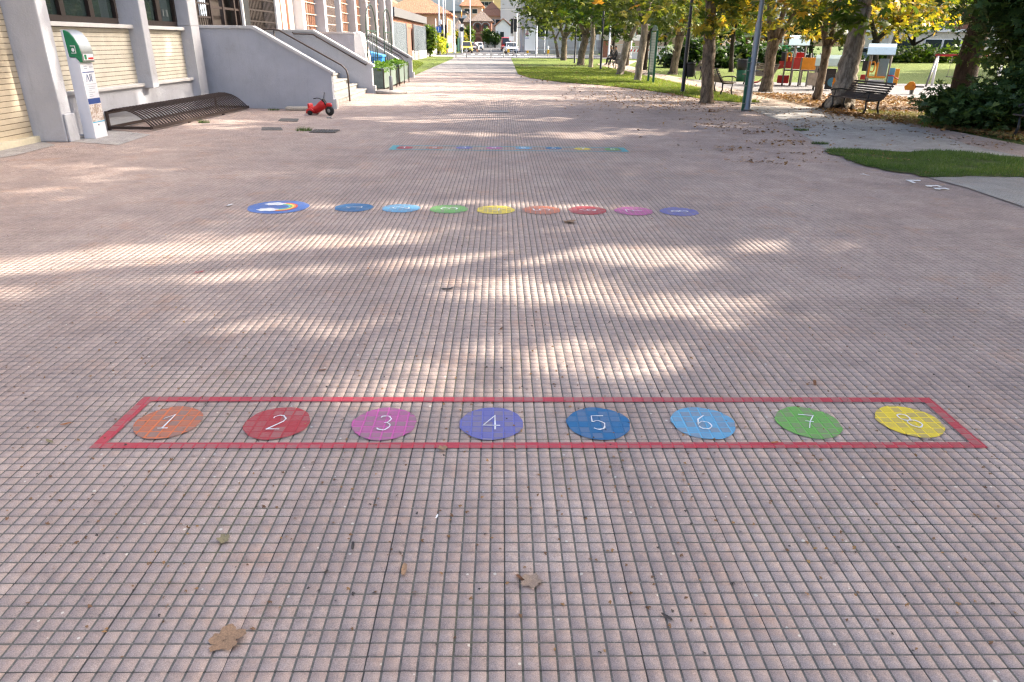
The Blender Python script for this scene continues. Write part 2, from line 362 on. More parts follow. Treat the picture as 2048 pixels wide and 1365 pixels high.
# ---------------------------------------------------------------- ground
sheet('ground',[(-600,-60,-.03),(900,-60,-.03),(900,1500,-.03),(-600,1500,-.03)],m_earth)
TX0,TX1,TY0,TY1=-8.78,9.62,.644,22.244
tag(MB().poly([(-14,TY1,0),(9.6,TY1,0),(7.2,30,0),(1.6,42,0),(-14,42,0)]).poly([(-14,-8,0),(12,-8,0),(12,TY0,0),(-14,TY0,0)]).poly([(-14,TY0,0),(TX0,TY0,0),(TX0,TY1,0),(-14,TY1,0)]).poly([(TX1,TY0,0),(12,TY0,0),(12,9,0),(TX1,9,0)]).build('plaza_paving',m_pave),kind='structure')
sheet('joint_bed',[(TX0,TY0,-.0031),(TX1,TY0,-.0031),(TX1,TY1,-.0031),(TX0,TY1,-.0031)],m_bed)
def paving_tiles():
    nx,ny=round((TX1-TX0)/.4),round((TY1-TY0)/.4); nt=nx*ny
    ti,tj=np.meshgrid(np.arange(nx),np.arange(ny),indexing='ij'); tc=np.stack([TX0+(ti.ravel()+.5)*.4,TY0+(tj.ravel()+.5)*.4],1)
    off=rng.normal(0,.0007,(nt,2)); yaw=rng.normal(0,.0016,nt); tilt=rng.normal(0,.0022,(nt,2)).clip(-.004,.004); zt=rng.normal(0,.00035,nt).clip(-.0008,.0008)
    k=np.arange(8); lo=-.2+k*.05+.0031; hi=-.2+(k+1)*.05-.0031; lo[0]=-.1982; hi[7]=.1982
    ax,ay=np.meshgrid(k,k,indexing='ij'); ax,ay=ax.ravel(),ay.ravel()
    X0,X1,Y0,Y1=lo[ax],hi[ax],lo[ay],hi[ay]                          # 64 cells
    base=np.stack([np.stack([X0,Y0],1),np.stack([X1,Y0],1),np.stack([X1,Y1],1),np.stack([X0,Y1],1)],1)   # 64,4,2
    ins=np.array([[1,1],[-1,1],[-1,-1],[1,-1]])*.0017
    B=np.broadcast_to(base,(nt,64,4,2))+rng.normal(0,.0003,(nt,64,4,2)); Tp=base+ins+rng.normal(0,.00055,(nt,64,4,2))
    V=np.zeros((nt,64,8,3)); V[:,:,:4,:2]=B; V[:,:,4:,:2]=Tp
    V[:,:,4:,2]=(V[:,:,4:,0]*tilt[:,None,None,0]+V[:,:,4:,1]*tilt[:,None,None,1])*.7+zt[:,None,None]+rng.normal(0,.0003,(nt,64,1)).clip(-.0007,.0007)+rng.normal(0,.00018,(nt,64,4)).clip(-.0004,.0004)-.0004
    V[:,:,:4,2]=-.0036
    c,s_=np.cos(yaw)[:,None,None],np.sin(yaw)[:,None,None]; x,y=V[...,0].copy(),V[...,1].copy()
    V[...,0]=x*c-y*s_+(tc[:,0]+off[:,0])[:,None,None]; V[...,1]=x*s_+y*c+(tc[:,1]+off[:,1])[:,None,None]
    F=np.array([(4,5,6,7),(0,1,5,4),(1,2,6,5),(2,3,7,6),(3,0,4,7)]); N=nt*64
    fl=(F[None]+(np.arange(N)*8)[:,None,None]).reshape(-1); nf=N*5
    me=bpy.data.meshes.new('paving_tiles'); me.vertices.add(N*8); me.vertices.foreach_set('co',V.reshape(-1).astype(np.float32)); me.loops.add(len(fl)); me.loops.foreach_set('vertex_index',fl.astype(np.int32))
    me.polygons.add(nf); me.polygons.foreach_set('loop_start',(np.arange(nf)*4).astype(np.int32)); me.polygons.foreach_set('loop_total',np.full(nf,4,np.int32)); me.materials.append(m_cell); me.update()
    o=bpy.data.objects.new('paving_tiles',me); COL.objects.link(o); return tag(o,kind='structure')
paving_tiles()
sheet('asphalt_path',[(-9,41.6,.004),(3,41.6,.004),(3,92,.004),(-9,92,.004)],m_asph)
lawn_edge=[(1022,117),(1036,149),(1060,157),(1120,165),(1200,171),(1290,181),(1350,190),(1420,201),(1475,206)]
le=GZ(lawn_edge,.012)
sheet('lawn',[*le,(8.0,22.4,.012),(7.9,30,.012),(7.6,45,.012),(7.9,62,.012),(11,72,.012),(11,79,.012)],m_lawn)
sheet('park_path',[(7.0,21.2,.008),(9.6,20.8,.008),(10.4,27,.008),(9.5,36,.008),(9.3,45,.008),(10.2,60,.008),(14,76,.008),(11.5,79,.008),(9,70,.008),(7.2,55,.008),(7.1,38,.008)],m_gravel)
sheet('park_lawn',[(9.4,36,.004),(11.3,34.8,.004),(60,34.2,.004),(95,95,.004),(16,84,.004),(10.6,64,.004),(9.1,46,.004)],m_lawn)
sheet('playground_surface',[(9.6,27.2,.016),(11,25.6,.016),(22,24.6,.016),(40,26,.016),(40,34.4,.016),(11,35.0,.016),(9.3,37.0,.016),(9.0,30,.016)],m_rubber)
sheet('bare_soil',[(8.9,18.2,.014),(10.4,17.2,.014),(10.6,13.5,.014),(24,12,.014),(30,25.2,.014),(11,26,.014),(9.2,28.6,.014),(8.9,24,.014)],m_mulch)
cedge=GZ([(1478,210),(1560,243),(1652,299),(1700,314),(1800,336)],.006)
cb=GZ([(2300,338),(2060,317),(1950,294),(1870,269),(1800,243),(1757,236),(1690,226)],.006)
sheet('concrete_apron',[*cedge,(G(2400,420).x,G(2400,420).y,.006),*cb,(8.7,24,.006),(8.6,27,.006),(6.9,27,.006)],m_conc)
sheet('grey_paving',GZ([(1856,357),(1930,376),(2048,416),(2400,520),(2400,380),(2048,352)],.010),m_pavegrey)
gp=GZ([(1648,303),(1668,299),(1740,301),(1800,305),(1880,303),(1960,308),(2060,318),(2250,345),(2250,400),(2048,358),(1960,354),(1850,357),(1800,347),(1740,333),(1690,319)],.014)
gp=[(x+random.uniform(-.10,.10),y+random.uniform(-.07,.07),z) for p,q in zip(gp,gp[1:]+gp[:1]) for f in (0,.2,.4,.6,.8) for x,y,z in [tuple(Vector(p).lerp(Vector(q),f))]]
sheet('grass_patch',gp,grass_mat('worn_turf',(.045,.08,.018),(.09,.13,.035),(.17,.125,.075),.85))
sheet('verge',GZ([(752,178),(814,158),(866,135),(906,118),(908,112),(850,114),(800,125),(760,140)],.010)[:7]+[(-9.2,50,.010),(-9.2,36.5,.010)],m_lawn)
sheet('concrete_pad',GZ([(135,284),(238,291),(302,270),(226,261),(180,266)],.005),m_conc)
sheet('concrete_kerb_strip',GZ([(-150,340),(30,312),(112,291),(76,282),(-150,312)],.005),m_conc)
sheet('road',[(-90,92,.002),(130,92,.002),(130,109,.002),(4.6,109,.002),(6.5,240,.002),(-6.5,240,.002),(-6.3,109,.002),(-90,109,.002)],m_road)
sheet('sidewalk',[(2.2,84,.016),(60,88,.016),(60,91.6,.016),(-4,91.6,.016),(-9,91.6,.016),(-9,86,.016)],m_side)
o=MB()
for k in range(9): o.b2(-5.2+k*1.05,-4.7+k*1.05,102,105.6,.004,.010)
tag(o.build('crosswalk',m_white),kind='structure')

# ---------------------------------------------------------------- painted games on the paving
def stroke(mb,pts,w,z,mi=0):
    P=[Vector((p[0],p[1],0)) for p in pts]; n=len(P); L=[];Rr=[]
    for i in range(n):
        d=[]
        if i>0: d.append((P[i]-P[i-1]).normalized())
        if i<n-1: d.append((P[i+1]-P[i]).normalized())
        t=sum(d,Vector((0,0,0))).normalized(); nn=Vector((-t.y,t.x,0))
        k=1/max(.5,nn.dot(Vector((-d[0].y,d[0].x,0))))
        ww=w*random.uniform(.55,1.3)
        L.append(P[i]+nn*ww/2*k); Rr.append(P[i]-nn*ww/2*k)
    vs=[(p.x,p.y,z) for p in L]+[(p.x,p.y,z) for p in Rr]
    mb.add(vs,[(i,n+i,n+i+1,i+1) for i in range(n-1)],mi=mi)
def arc(cx,cy,rx,ry,a0,a1,n=10): return [(cx+rx*math.cos(math.radians(a0+(a1-a0)*i/n)),cy+ry*math.sin(math.radians(a0+(a1-a0)*i/n))) for i in range(n+1)]
DIG={1:[[(.12,.72),(.55,1),(.5,.02)],[(.2,0),(.82,.03)]],2:[arc(.5,.72,.38,.28,165,-40)+[(.1,0)],[(.1,.0),(.85,.02)]],
3:[arc(.48,.74,.34,.26,150,-90),arc(.48,.25,.38,.27,80,-150)],4:[[(.72,0),(.68,1),(.02,.3),(.98,.28)]],
5:[[(.85,1),(.18,.98),(.16,.58)]+arc(.46,.31,.38,.31,130,-140)],6:[[(.72,1),(.3,.7),(.12,.35)]+arc(.5,.27,.36,.27,170,-170,14)],
7:[[(.05,.98),(.9,.98),(.62,.5),(.42,0)],[(.36,.5),(.82,.52)]],8:[arc(.5,.76,.3,.24,270,630,14),arc(.5,.25,.38,.26,90,450,14)]}
m_digit=paint_mat('white_paint_marks',(.72,.74,.76),.9)
PAL=dict(orange=((.62,.15,.045),.42),red=((.38,.02,.03),.72),pink=((.55,.09,.34),.5),indigo=((.115,.13,.42),.6),blue=((.003,.108,.26),.95),cyan=((.10,.37,.60),.62),green=((.12,.40,.06),.6),yellow=((.84,.64,.025),.62))
PM={k:paint_mat(k+'_paint',c,cv) for k,(c,cv) in PAL.items()}
WORD=dict(orange='orange',red='dark red',pink='pink',indigo='violet blue',blue='deep blue',cyan='light blue',green='green',yellow='yellow')
def spot(px,py,dia,colr,dig,label,group,rot=0,size=.43,wd=.0068):
    c=G(px,py); mb=MB(); n=44; ph=random.random()*6
    r=dia/2
    mb.poly([(r*(1+.022*math.sin(5*a+ph)+.012*math.sin(11*a))*math.cos(a),r*(1+.022*math.sin(4*a-ph)+.012*math.sin(9*a+ph))*math.sin(a),0) for a in [2*PI*i/n for i in range(n)]])
    o=mb.build('painted_circle',PM[colr]); o.location=(c.x,c.y,.004); tag(o,label,'painted circle',group)
    if dig:
        d=MB(); h=dia*size; wdt=h*.62
        for j,s in enumerate(DIG[dig]):
            pts=[((x-.5+random.uniform(-.035,.035))*wdt,(y-.5+random.uniform(-.02,.02))*h) for x,y in s]
            ca,sa=math.cos(rot),math.sin(rot); pts=[(x*ca-y*sa,x*sa+y*ca) for x,y in pts]
            stroke(d,pts,wd,.004+.0006*j)
        d.build('digit',m_digit,o)
    return o
near=[(337,846,'orange'),(555,847.5,'red'),(769,848.5,'pink'),(983,848,'indigo'),(1197,848,'blue'),(1406,847,'cyan'),(1616,846,'green'),(1818,844,'yellow')]
for i,(x,y,c) in enumerate(near):
    spot(x,y,.298,c,i+1,f'{WORD[c]} painted circle numbered {i+1} inside the red outlined strip','circles in the red strip',rot=(-.22 if i==6 else .35 if i==7 else 0))
mid=[(708,416,'blue'),(802,417.5,'cyan'),(898,419,'green'),(991,420.5,'yellow'),(1083,421,'orange'),(1175,421.7,'red'),(1267.5,423,'pink'),(1358.5,424.3,'indigo')]
for i,(x,y,c) in enumerate(mid):
    spot(x,y,.405,c,i+1,f'larger {WORD[c]} painted circle {i+1} with sideways digit, in the row without outline','circles in the open row',rot=PI/2,size=.42,wd=.014)
far=[(809,296,'red'),(869,296.3,'orange'),(928,296.2,'indigo'),(988.5,296.7,'pink'),(1047,296.9,'cyan'),(1107,297.4,'blue'),(1165,298.4,'yellow'),(1225,299.4,'green')]
for i,(x,y,c) in enumerate(far):
    spot(x,y,.285,c,i+1,f'small distant {WORD[c]} painted circle inside the teal outlined strip','circles in the teal strip',size=.5,wd=.016)
def frame(name,label,corners,wx,wy,mat):
    o=[Vector((p.x,p.y,0)) for p in corners]          # near left, near right, far right, far left
    ix=(o[1]-o[0]).normalized(); iy=Vector((0,1,0))
    q=[o[0]+ix*wx+iy*wy,o[1]-ix*wx+iy*wy,o[2]-ix*wx-iy*wy,o[3]+ix*wx-iy*wy]
    mb=MB(); mb.add([(p.x,p.y,0) for p in o+q],[(0,1,5,4),(1,2,6,5),(2,3,7,6),(3,0,4,7)])
    ob=mb.build(name,mat); ob.location=(0,0,.004); return tag(ob,label,'painted outline')
frame('painted_outline','red painted rectangle outline around the nearest row of numbered circles',[G(178,898.5),G(1977,897.5),G(1859,797),G(288,795.5)],.055,.047,paint_mat('crimson_paint',(.46,.025,.05),.66))
frame('painted_outline','thin teal painted rectangle outline around the farthest row of circles',[G(776.5,300.2),G(1258.7,304.6),G(1247,296),G(786.5,291.2)],.11,.05,paint_mat('teal_paint',(.03,.33,.38),.75))
# rainbow roundel
c=G(557,415); r=.315
mb=MB(); mb.poly([(r*math.cos(2*PI*i/48)*(1+.015*math.sin(i*.9)),r*math.sin(2*PI*i/48),0) for i in range(48)])
rb=mb.build('painted_roundel',paint_mat('royal_blue_paint',(.05,.14,.42),.9)); rb.location=(c.x,c.y,.004)
tag(rb,'blue painted roundel with a rainbow between two white clouds','painted roundel')
cols=[('red_band',(.55,.05,.04)),('orange_band',(.75,.25,.05)),('yellow_band',(.78,.62,.12)),('green_band',(.16,.45,.12)),('cyan_band',(.12,.5,.62))]
mb=MB()
for k,(nm,cc) in enumerate(cols):                 # arch opens towards the left, as painted
    r1=.20-.022*k; r0=r1-.022
    P1=arc(.03,-.005,r1*.85,r1,-105,105,20); P0=arc(.03,-.005,r0*.85,r0,-105,105,20)
    mb.add([(x,y,.002) for x,y in P1+P0],[(i,i+1,22+i,21+i) for i in range(20)],mi=k)
mb.build('rainbow',[paint_mat(n,cc,.9) for n,cc in cols],rb)
for cy in (.13,-.145):
    mb=MB(); pts=[(-.07+.105*math.cos(a)*(1+.13*math.sin(6*a)),cy+.07*math.sin(a)*(1+.16*math.sin(5*a)),.004) for a in [2*PI*i/40 for i in range(40)]]
    mb.poly(pts).build('cloud',m_digit,rb)
def mark(px,label):
    mb=MB(); 
    for p in px: mb.poly(GZ(p,.015))
    o=mb.build('painted_mark',m_white); tag(o,label,'painted mark')
z8=lambda P:[(1800+x/14.63,340+y/14.63) for x,y in P]
mark([z8([(150,325),(590,330),(600,358),(330,352),(470,415),(370,418)])],'white painted angular mark beside the small grass patch')
mark([z8([(720,485),(1090,485),(1225,520),(1150,535),(1080,510),(940,515),(920,530),(790,520)])],'upper of two wavy white painted strokes near the grass patch')
mark([z8([(960,560),(1330,562),(1455,600),(1400,612),(1300,590),(1200,590),(1170,612),(1020,595)])],'lower of two wavy white painted strokes near the grass patch')

# ---------------------------------------------------------------- school building on the left
B=thing('school_building','long cream brick school building with white pillars and brown windows','building',(-7.6,30,0))
def bp(name,mb,mat,parent=None,bevel=0,label=None):
    return mb.build(name,mat,parent or B,world=True,bevel=bevel,label=label)
bp('wall',MB().b2(-16,-8.12,2,53,0,6).b2(-8.12,-7.72,12.3,18.9,0,1.80).b2(-8.12,-7.72,12.3,53,4.5,6).b2(-8.12,-7.72,18.9,53,0,1.02),m_stucco)
bp('brick_wall',MB().b2(-8.12,-7.84,3,12.19,.10,6),m_brickbeige)
bp('ledge',MB().b2(-8.12,-7.74,3,12.2,0,.10),pm('stained_ledge',(.62,.57,.43),.85,.1,3.,.004,dirt=.5,local=False))
bp('plinth',MB().b2(-7.72,-7.50,12.5,18.1,0,.70),m_stucco)
bp('ledge',MB().b2(-7.72,-7.44,12.5,15.598,.70,.76).b2(-7.72,-7.44,15.882,18.098,.70,.76),m_coping,bevel=.008)
for y0,y1 in ((12.5,15.6),(15.88,18.1)):
    bp('brick_panel',MB().b2(-7.72,-7.58,y0,y1,.76,1.80),m_brick)
    bp('window_sill',MB().b2(-7.72,-7.47,y0,y1,1.80,1.87),m_coping,bevel=.006)
bp('brick_panel',MB().b2(-7.72,-7.60,15.88,16.3,1.87,4.4),m_brick)
def window(y0,y1,z0,z1,n,X=-7.62,wd=.07,mid=None,shut=None):
    f=MB()
    f.b2(X-.06,X,y0,y1,z0,z0+.10).b2(X-.06,X,y0,y1,z1-.08,z1)
    for k in range(n+1):
        yy=y0+(y1-y0)*k/n; f.b2(X-.055,X+.01,max(y0,yy-wd),min(y1,yy+wd),z0+.101,z1-.081)
    if mid: f.b2(X-.05,X+.004,y0+wd,y1-wd,mid,mid+.06)
    w_=bp('window',MB().b2(X-.075,X-.062,y0,y1,z0,z1),m_glass)
    fr=f.build('frame',m_brown); fr.parent=w_; inv=w_.matrix_basis
    fr.location=-Vector(B.location)
    return w_
w1=window(12.52,15.35,1.88,3.6,3)
w2=window(16.32,18.09,1.88,3.6,2,wd=.09)
for y in (17.35,17.55):
    h=MB().b2(-7.61,-7.585,y,y+.03,2.08,2.22).build('handle',m_steel); h.parent=w2; h.location=-Vector(B.location)

cur=MB()
for k in range(14):
    y=13.5+k*.13; cur.b2(-7.84+.02*(k%2),-7.80+.02*(k%2),y,y+.12,1.9,3.5)
def pillar(y0,y1,z0,z1,x1,x0=-8.0):
    return bp('pillar',MB().b2(x0,x1,y0,y1,z0,z1),m_pillar,bevel=.02)
pillar(12.2,12.5,.0,6,-7.30); bp('pillar_base',MB().b2(-7.296,-7.255,12.22,12.52,0,.45),m_pillar,bevel=.015)
pillar(15.6,15.88,.66,6,-7.28); pillar(18.1,18.6,1.9,6,-7.32)
bp('pillar_base',MB().b2(-8,-7.32,18.1,18.58,0.0,1.899),m_pillar)
bp('drain_pipe',MB().tube([(-7.40,12.56,.74),(-7.41,12.57,.3),(-7.39,12.6,.09),(-7.3,12.72,.05),(-7.2,12.85,.04)],.018),m_pillar)
# entrance level behind the first stair: grilles
def grille(y0,y1,z0,z1,sp,hs,X,mat,th=.018,name='grille'):
    g=MB(); n=int((y1-y0)/sp)
    for k in range(n+1): g.b2(X-.01,X+.01,y0+k*sp-th/2,y0+k*sp+th/2,z0,z1)
    z=z0+.12
    while z<z1: g.b2(X-.008,X+.016,y0,y1,z-.022,z+.022); z+=hs
    return bp(name,g,mat)
m_dark=pm('dark_entrance',(.045,.036,.032),.5,.3,1.2,local=False)
bp('entrance',MB().b2(-8.1,-8.0,19,27,1.02,4.5),m_dark)
bp('poster',MB().b2(-7.99,-7.97,20.45,20.95,2.15,2.75).b2(-7.99,-7.97,21.05,21.3,2.15,2.75),pm('blue_white_poster',(.50,.60,.74),.5,.15,3.))
m_grl=pm('dark_brown_bars',(.022,.015,.013),.5,.2,9.,local=False); grille(19.0,20.3,1.06,4.4,.14,.32,-7.66,m_grl); grille(23.2,26.0,1.06,4.4,.14,.32,-7.66,m_grl)
fr=MB()
for y in (20.35,21.25,22.15,22.55): fr.b2(-7.72,-7.62,y-.05,y+.05,1.06,4.4)
for z in (1.95,2.4,2.85,3.3): fr.b2(-7.70,-7.64,20.4,22.5,z-.03,z+.03)
bp('entrance_door',fr,m_brown)
bp('door_post',MB().b2(-7.8,-7.55,22.62,23.15,1.06,4.4),m_black); bp('door_post',MB().b2(-7.6,-7.53,22.56,22.615,1.06,4.4),m_white)
bp('wall_panel',MB().b2(-8.12,-7.62,26.05,28.3,1.02,4.5),pm('cream_wall',(.70,.62,.56),.8,.05,1.,local=False))
bp('down_pipe',MB().tube([(-7.58,26.5,1.1),(-7.58,26.5,5)],.05).tube([(-7.57,27.25,1.1),(-7.57,27.25,5)],.07),pm('reddish_pipe',(.42,.20,.14),.5,.2,3.,local=False))
bp('curtain_wall',MB().b2(-7.62,-7.56,26.0,26.4,1.1,4.5).b2(-7.62,-7.56,26.62,27.1,1.1,4.5),m_white)
pil=[28.5,32.0,38.6,41.9,45.1,48.3,51.4]
for y in pil: pillar(y-.2,y+.2,1.0,6,-7.28)
pillar(35.5,35.72,1.0,6,-7.40)
def shutter(y0,y1,z0,z1,X=-7.66):
    s=MB(); n=max(2,int((y1-y0)/.16))
    for k in range(n): s.b2(X-.05,X-.01*(k%2),y0+(y1-y0)*k/n,y0+(y1-y0)*(k+.94)/n,z0,z1)
    s_=bp('shutter',s,m_shutter)
    l=MB(); z=z0+.05
    while z<z1: l.b2(X+.03,X+.05,y0,y1,z-.014,z+.014); z+=.42
    l.b2(X+.03,X+.049,(y0+y1)/2-.015,(y0+y1)/2+.015,z0,z1)
    g=l.build('grating',pm('pale_grating',(.55,.42,.33),.6,.1,5.)); g.parent=s_; g.location=-Vector(B.location)
for a,b in ((28.78,31.72),(35.72,38.32),(38.88,41.62),(42.18,44.82),(45.38,48.02),(48.58,51.12)): shutter(a,b,1.25 if a<30 else 1.1,4.45)
bp('entrance',MB().b2(-8.1,-8.0,32.3,35.5,1.02,4.5),m_dark); grille(32.3,35.4,1.06,4.4,.11,.36,-7.64,pm('pale_iron',(.33,.26,.23),.5,.15,6.))

# ---------------------------------------------------------------- stairs
m_step=slab_mat('stone_step',(.24,.235,.225),(.33,.32,.305),2.,.004,80.)
def stair(y0,y1,label,zt=1.93,ze=.92):
    T=thing('entrance_staircase',label,'staircase',(-5.9,(y0+y1)/2,0))
    P=lambda n,mb,mat,bv=0:mb.build(n,mat,T,world=True,bevel=bv)
    for yy in (y0,y1-.22):
        prof=[(-7.68,0),(-7.68,zt-.07),(-6.12,zt-.07),(-4.28,ze-.07),(-4.28,0)]
        P('side_wall',MB().extr([(x,yy,z) for x,z in prof],(0,.22,0)),m_stucco)
        c=[(-7.68,zt-.07),(-6.12,zt-.07),(-4.22,ze-.10),(-4.22,ze-.03),(-6.10,zt),(-7.68,zt)]
        P('coping',MB().extr([(x,yy-.035,z+.002) for x,z in c],(0,.29,0)),m_coping,.006)
        P('wall_foot',MB().b2(-4.28,-4.20,yy-.01,yy+.23,0,.24),m_coping)
    n=7
    for k in range(n):
        P('step',MB().b2(-7.7,-4.52-.29*k,y0+.22,y1-.22,k*.157+.002,(k+1)*.157-.04).b2(-7.7,-4.48-.29*k,y0+.225,y1-.225,(k+1)*.157-.04,(k+1)*.157),m_step)
    ym=y0+2.55
    P('handrail',MB().tube([(-7.6,ym,1.88),(-6.35,ym,1.88),(-6.2,ym,1.86),(-4.55,ym,.98),(-4.42,ym,.86),(-4.38,ym,.7),(-4.38,ym,.0)],.024).tube([(-6.35,ym,1.88),(-6.35,ym,1.0)],.02),m_iron)
    yw=y1-.30
    P('wall_rail',MB().tube([(-6.75,yw,1.85),(-6.72,yw,1.80),(-6.1,yw,1.79),(-4.45,yw,.88),(-4.42,yw,.92)],.022).bar((-6.0,yw,1.7),(-6.0,yw+.09,1.7),.02).bar((-5.0,yw,1.17),(-5.0,yw+.09,1.17),.02),m_iron)
    return T
stair(18.8,25.0,'near grey entrance staircase with sloping side walls behind the red toy')
stair(31.4,36.2,'farther entrance staircase with pale side walls behind the green planters')

# ---------------------------------------------------------------- things by the school wall
# defibrillator column
A=thing('defibrillator_column','white defibrillator column with green and steel cabinet beside the wall','defibrillator',(-7.12,12.86,0))
P=lambda n,mb,mat,bv=0,par=None:mb.build(n,mat,par or A,bevel=bv)
x0,x1,yw=-.15,.05,.20                       # front faces +X, local coordinates
body=[(x0,0),(x1,0),(x1,1.22),(x1-.03,1.26),(x1-.12,1.30),(x0+.02,1.30),(x0+.02,1.60),(x0,1.74),(x0-.02,1.74)]
bd=P('body',MB().extr([(x,-yw,z) for x,z in [(x0,.0),(x1,.0),(x1,1.24),(x1-.05,1.31),(x0+.05,1.31),(x0+.03,1.74),(x0,1.74)]],(0,2*yw,0)),pm('white_gloss_panel',(.70,.71,.76),.35,.02,3.),.006)
cabp=[(x0+.032,1.32),(x1-.05,1.32),(x1+.0,1.25),(x1+.045,1.24),(x1+.055,1.36),(x1+.035,1.50),(x1-.015,1.62),(x1-.08,1.70),(x0+.032,1.74)]
P('cabinet',MB().extr([(x,-yw+.004,z) for x,z in cabp],(0,2*yw-.008,0)),m_green,.008)
front=[(x1+.049,1.25),(x1+.060,1.36),(x1+.040,1.503),(x1-.010,1.626),(x1-.075,1.708),(x0+.045,1.746)]
cv=MB(); n=len(front); V=[(x,s*(yw-.018),z) for s in (-1,1) for x,z in front]
cv.add(V,[(i,i+1,n+i+1,n+i) for i in range(n-1)],True)
cov=P('cover',cv,m_steel)
P('lettering',MB().b2(x1+.058,x1+.0625,-.15,.15,1.275,1.37),m_white,par=cov)
P('lettering',MB().b2(x1+.0615,x1+.0642,-.02,.14,1.285,1.315),m_red,par=cov)
P('lettering',MB().b2(x1+.0615,x1+.0642,-.13,-.06,1.283,1.362),m_green,par=cov)
P('symbol',MB().b2(-.05,.03,-yw+.0005,-yw+.002,1.38,1.39).b2(-.05,.03,-yw+.0005,-yw+.002,1.49,1.50).b2(.02,.03,-yw+.0005,-yw+.002,1.39,1.49).extr([(-.045+.03+.025*math.cos(a),-yw+.0005,1.435+.03*math.sin(a)) for a in [2*PI*i/10 for i in range(10)]],(0,.0015,0)),m_white)
tx=MB(); xf=x1+.001
P('print',MB().b2(xf,xf+.002,-.18,.18,1.075,1.09),m_navy,par=bd)
P('print',MB().b2(xf,xf+.002,-.19,.19,.57,.66),m_navy,par=bd)
P('print',MB().b2(xf,xf+.002,-.19,.19,.262,.277),pm('cyan_print',(.05,.42,.66),.5),par=bd)
ph=NT('photo_print'); vv=ph.n('TexCoord').outputs['Object']; ph.col(ph.ramp(ph.noise(9.,3,.6,vv),[(.3,(.62,.62,.62)),(.45,(.35,.25,.18)),(.55,(.7,.66,.62)),(.7,(.25,.12,.09))]),.5)
P('photo',MB().b2(xf,xf+.002,-.19,.19,.285,.565),ph.m,par=bd)
for k,(yy,wd_,z,c) in enumerate([(-.14,.02,1.15,m_red),(-.06,.1,1.175,m_textgrey),(-.06,.1,1.14,m_textgrey),(.09,.05,1.16,m_red),(.15,.04,1.16,m_red)]): tx.b2(xf,xf+.0015,yy-wd_/2,yy+wd_/2,z-.008,z+.012)
for z,a,b in [(.85,-.12,.14),(.82,-.08,.10),(.785,-.12,-.02),(.755,-.12,.08),(.725,-.10,.0),(.695,-.11,.03),(.89,-.14,.16)]: tx.b2(xf,xf+.0015,a,b,z-.004,z+.004)
P('print',tx,m_textgrey,par=bd)
# monogram letters A J F
lt=MB()
def lstroke(pts,w=.017):
    for a,b in zip(pts,pts[1:]): lt.bar((xf+.001,a[0],a[1]),(xf+.001,b[0],b[1]),.002,w,up=(1,0,0))
lstroke([(-.11,.93),(-.065,1.05),(-.02,.93)]); lstroke([(-.09,.975),(-.04,.975)],.009); lstroke([(.02,1.05),(.02,.955),(-.005,.935)]); lstroke([(.06,.93),(.06,1.05),(.12,1.05)]); lstroke([(.06,.995),(.105,.995)],.009)
P('lettering',lt,pm('steel_blue_print',(.16,.22,.36),.5),par=bd)
P('lock',MB().lathe([(.012,0),(.012,.006)],(x1,-.02,.22),8,ax='X'),m_black)
# bicycle rack
K=thing('bicycle_rack','low brown iron bicycle rack of closely spaced curved bars along the school wall','bicycle rack',(-7.05,13.85,0))
K.rotation_euler.z=math.radians(-3.0)
L=4.75; x0,x1=-.40,.42
P=lambda n,mb,mat,bv=0:mb.build(n,mat,K,bevel=bv)
P('frame',MB().b2(x1-.025,x1+.025,0,L,.03,.085).b2(x0-.02,x0+.02,0,L,.03,.08).b2(x0-.02,x0+.02,0,L,.30,.345).b2(x0,x1,-.025,.025,.03,.08).b2(x0,x1,L-.025,L+.025,.03,.08).b2(x0-.022,x0+.022,-.025,.025,.0,.35).b2(x0-.022,x0+.022,L-.025,L+.025,0,.35).b2(x1-.02,x1+.02,1.5,1.56,0,.03).b2(x1-.02,x1+.02,3.2,3.26,0,.03),m_iron)
hp=[(x0,0,.34),(x0+.14,0,.385),(x0+.30,0,.385),(x0+.46,0,.345),(x0+.60,0,.27),(x0+.72,0,.17),(x1,0,.075)]
h0=P('hoop',MB().tube(hp,.0145,6),m_iron)
for k in range(1,40):
    c_=h0.copy(); COL.objects.link(c_); c_.parent=K; c_.location=(0,k*L/39.6,0)
h0.location=(0,.03,0)
# toy tricycle
t0=G(668,232); t1=G(617,231); ang=math.atan2(t0.y-t1.y,t0.x-t1.x)
TRI=T=thing('toy_tricycle','small red plastic ride-on toy with black handlebar and fat front wheel','toy tricycle',((t0.x+t1.x)/2,(t0.y+t1.y)/2+.1,0),ang-.25)
P=lambda n,mb,mat,bv=0,par=None:mb.build(n,mat,par or T,bevel=bv)
bpts=[(-.36,0,.18),(-.30,0,.12),(-.20,0,.125),(-.10,0,.17),(.0,0,.24),(.07,0,.30),(.11,0,.34)]
P('body',MB().tube(bpts,[.05,.10,.10,.105,.12,.11,.05],12).extr([(-.37,-.09,.08),(-.31,-.09,.08),(-.33,-.09,.27),(-.36,-.09,.30),(-.385,-.09,.27)],(0,.18,0)).tube([(-.38,-.16,.05),(-.34,-.16,.12),(-.24,-.16,.15),(-.14,-.15,.10)],[.03,.045,.045,.02],8).tube([(-.38,.16,.05),(-.34,.16,.12),(-.24,.16,.15),(-.14,.15,.10)],[.03,.045,.045,.02],8),m_red)
for s in (-1,1): P('rear_wheel',MB().lathe([(.02,-.03),(.065,-.03),(.07,0),(.065,.03),(.02,.03)],(-.27,s*.17,.07),14,ax='Y'),m_rubberblk)
fw=P('front_wheel',MB().lathe([(.05,-.05),(.105,-.05),(.125,-.025),(.125,.025),(.105,.05),(.05,.05)],(.25,0,.125),20,ax='Y'),m_rubberblk)
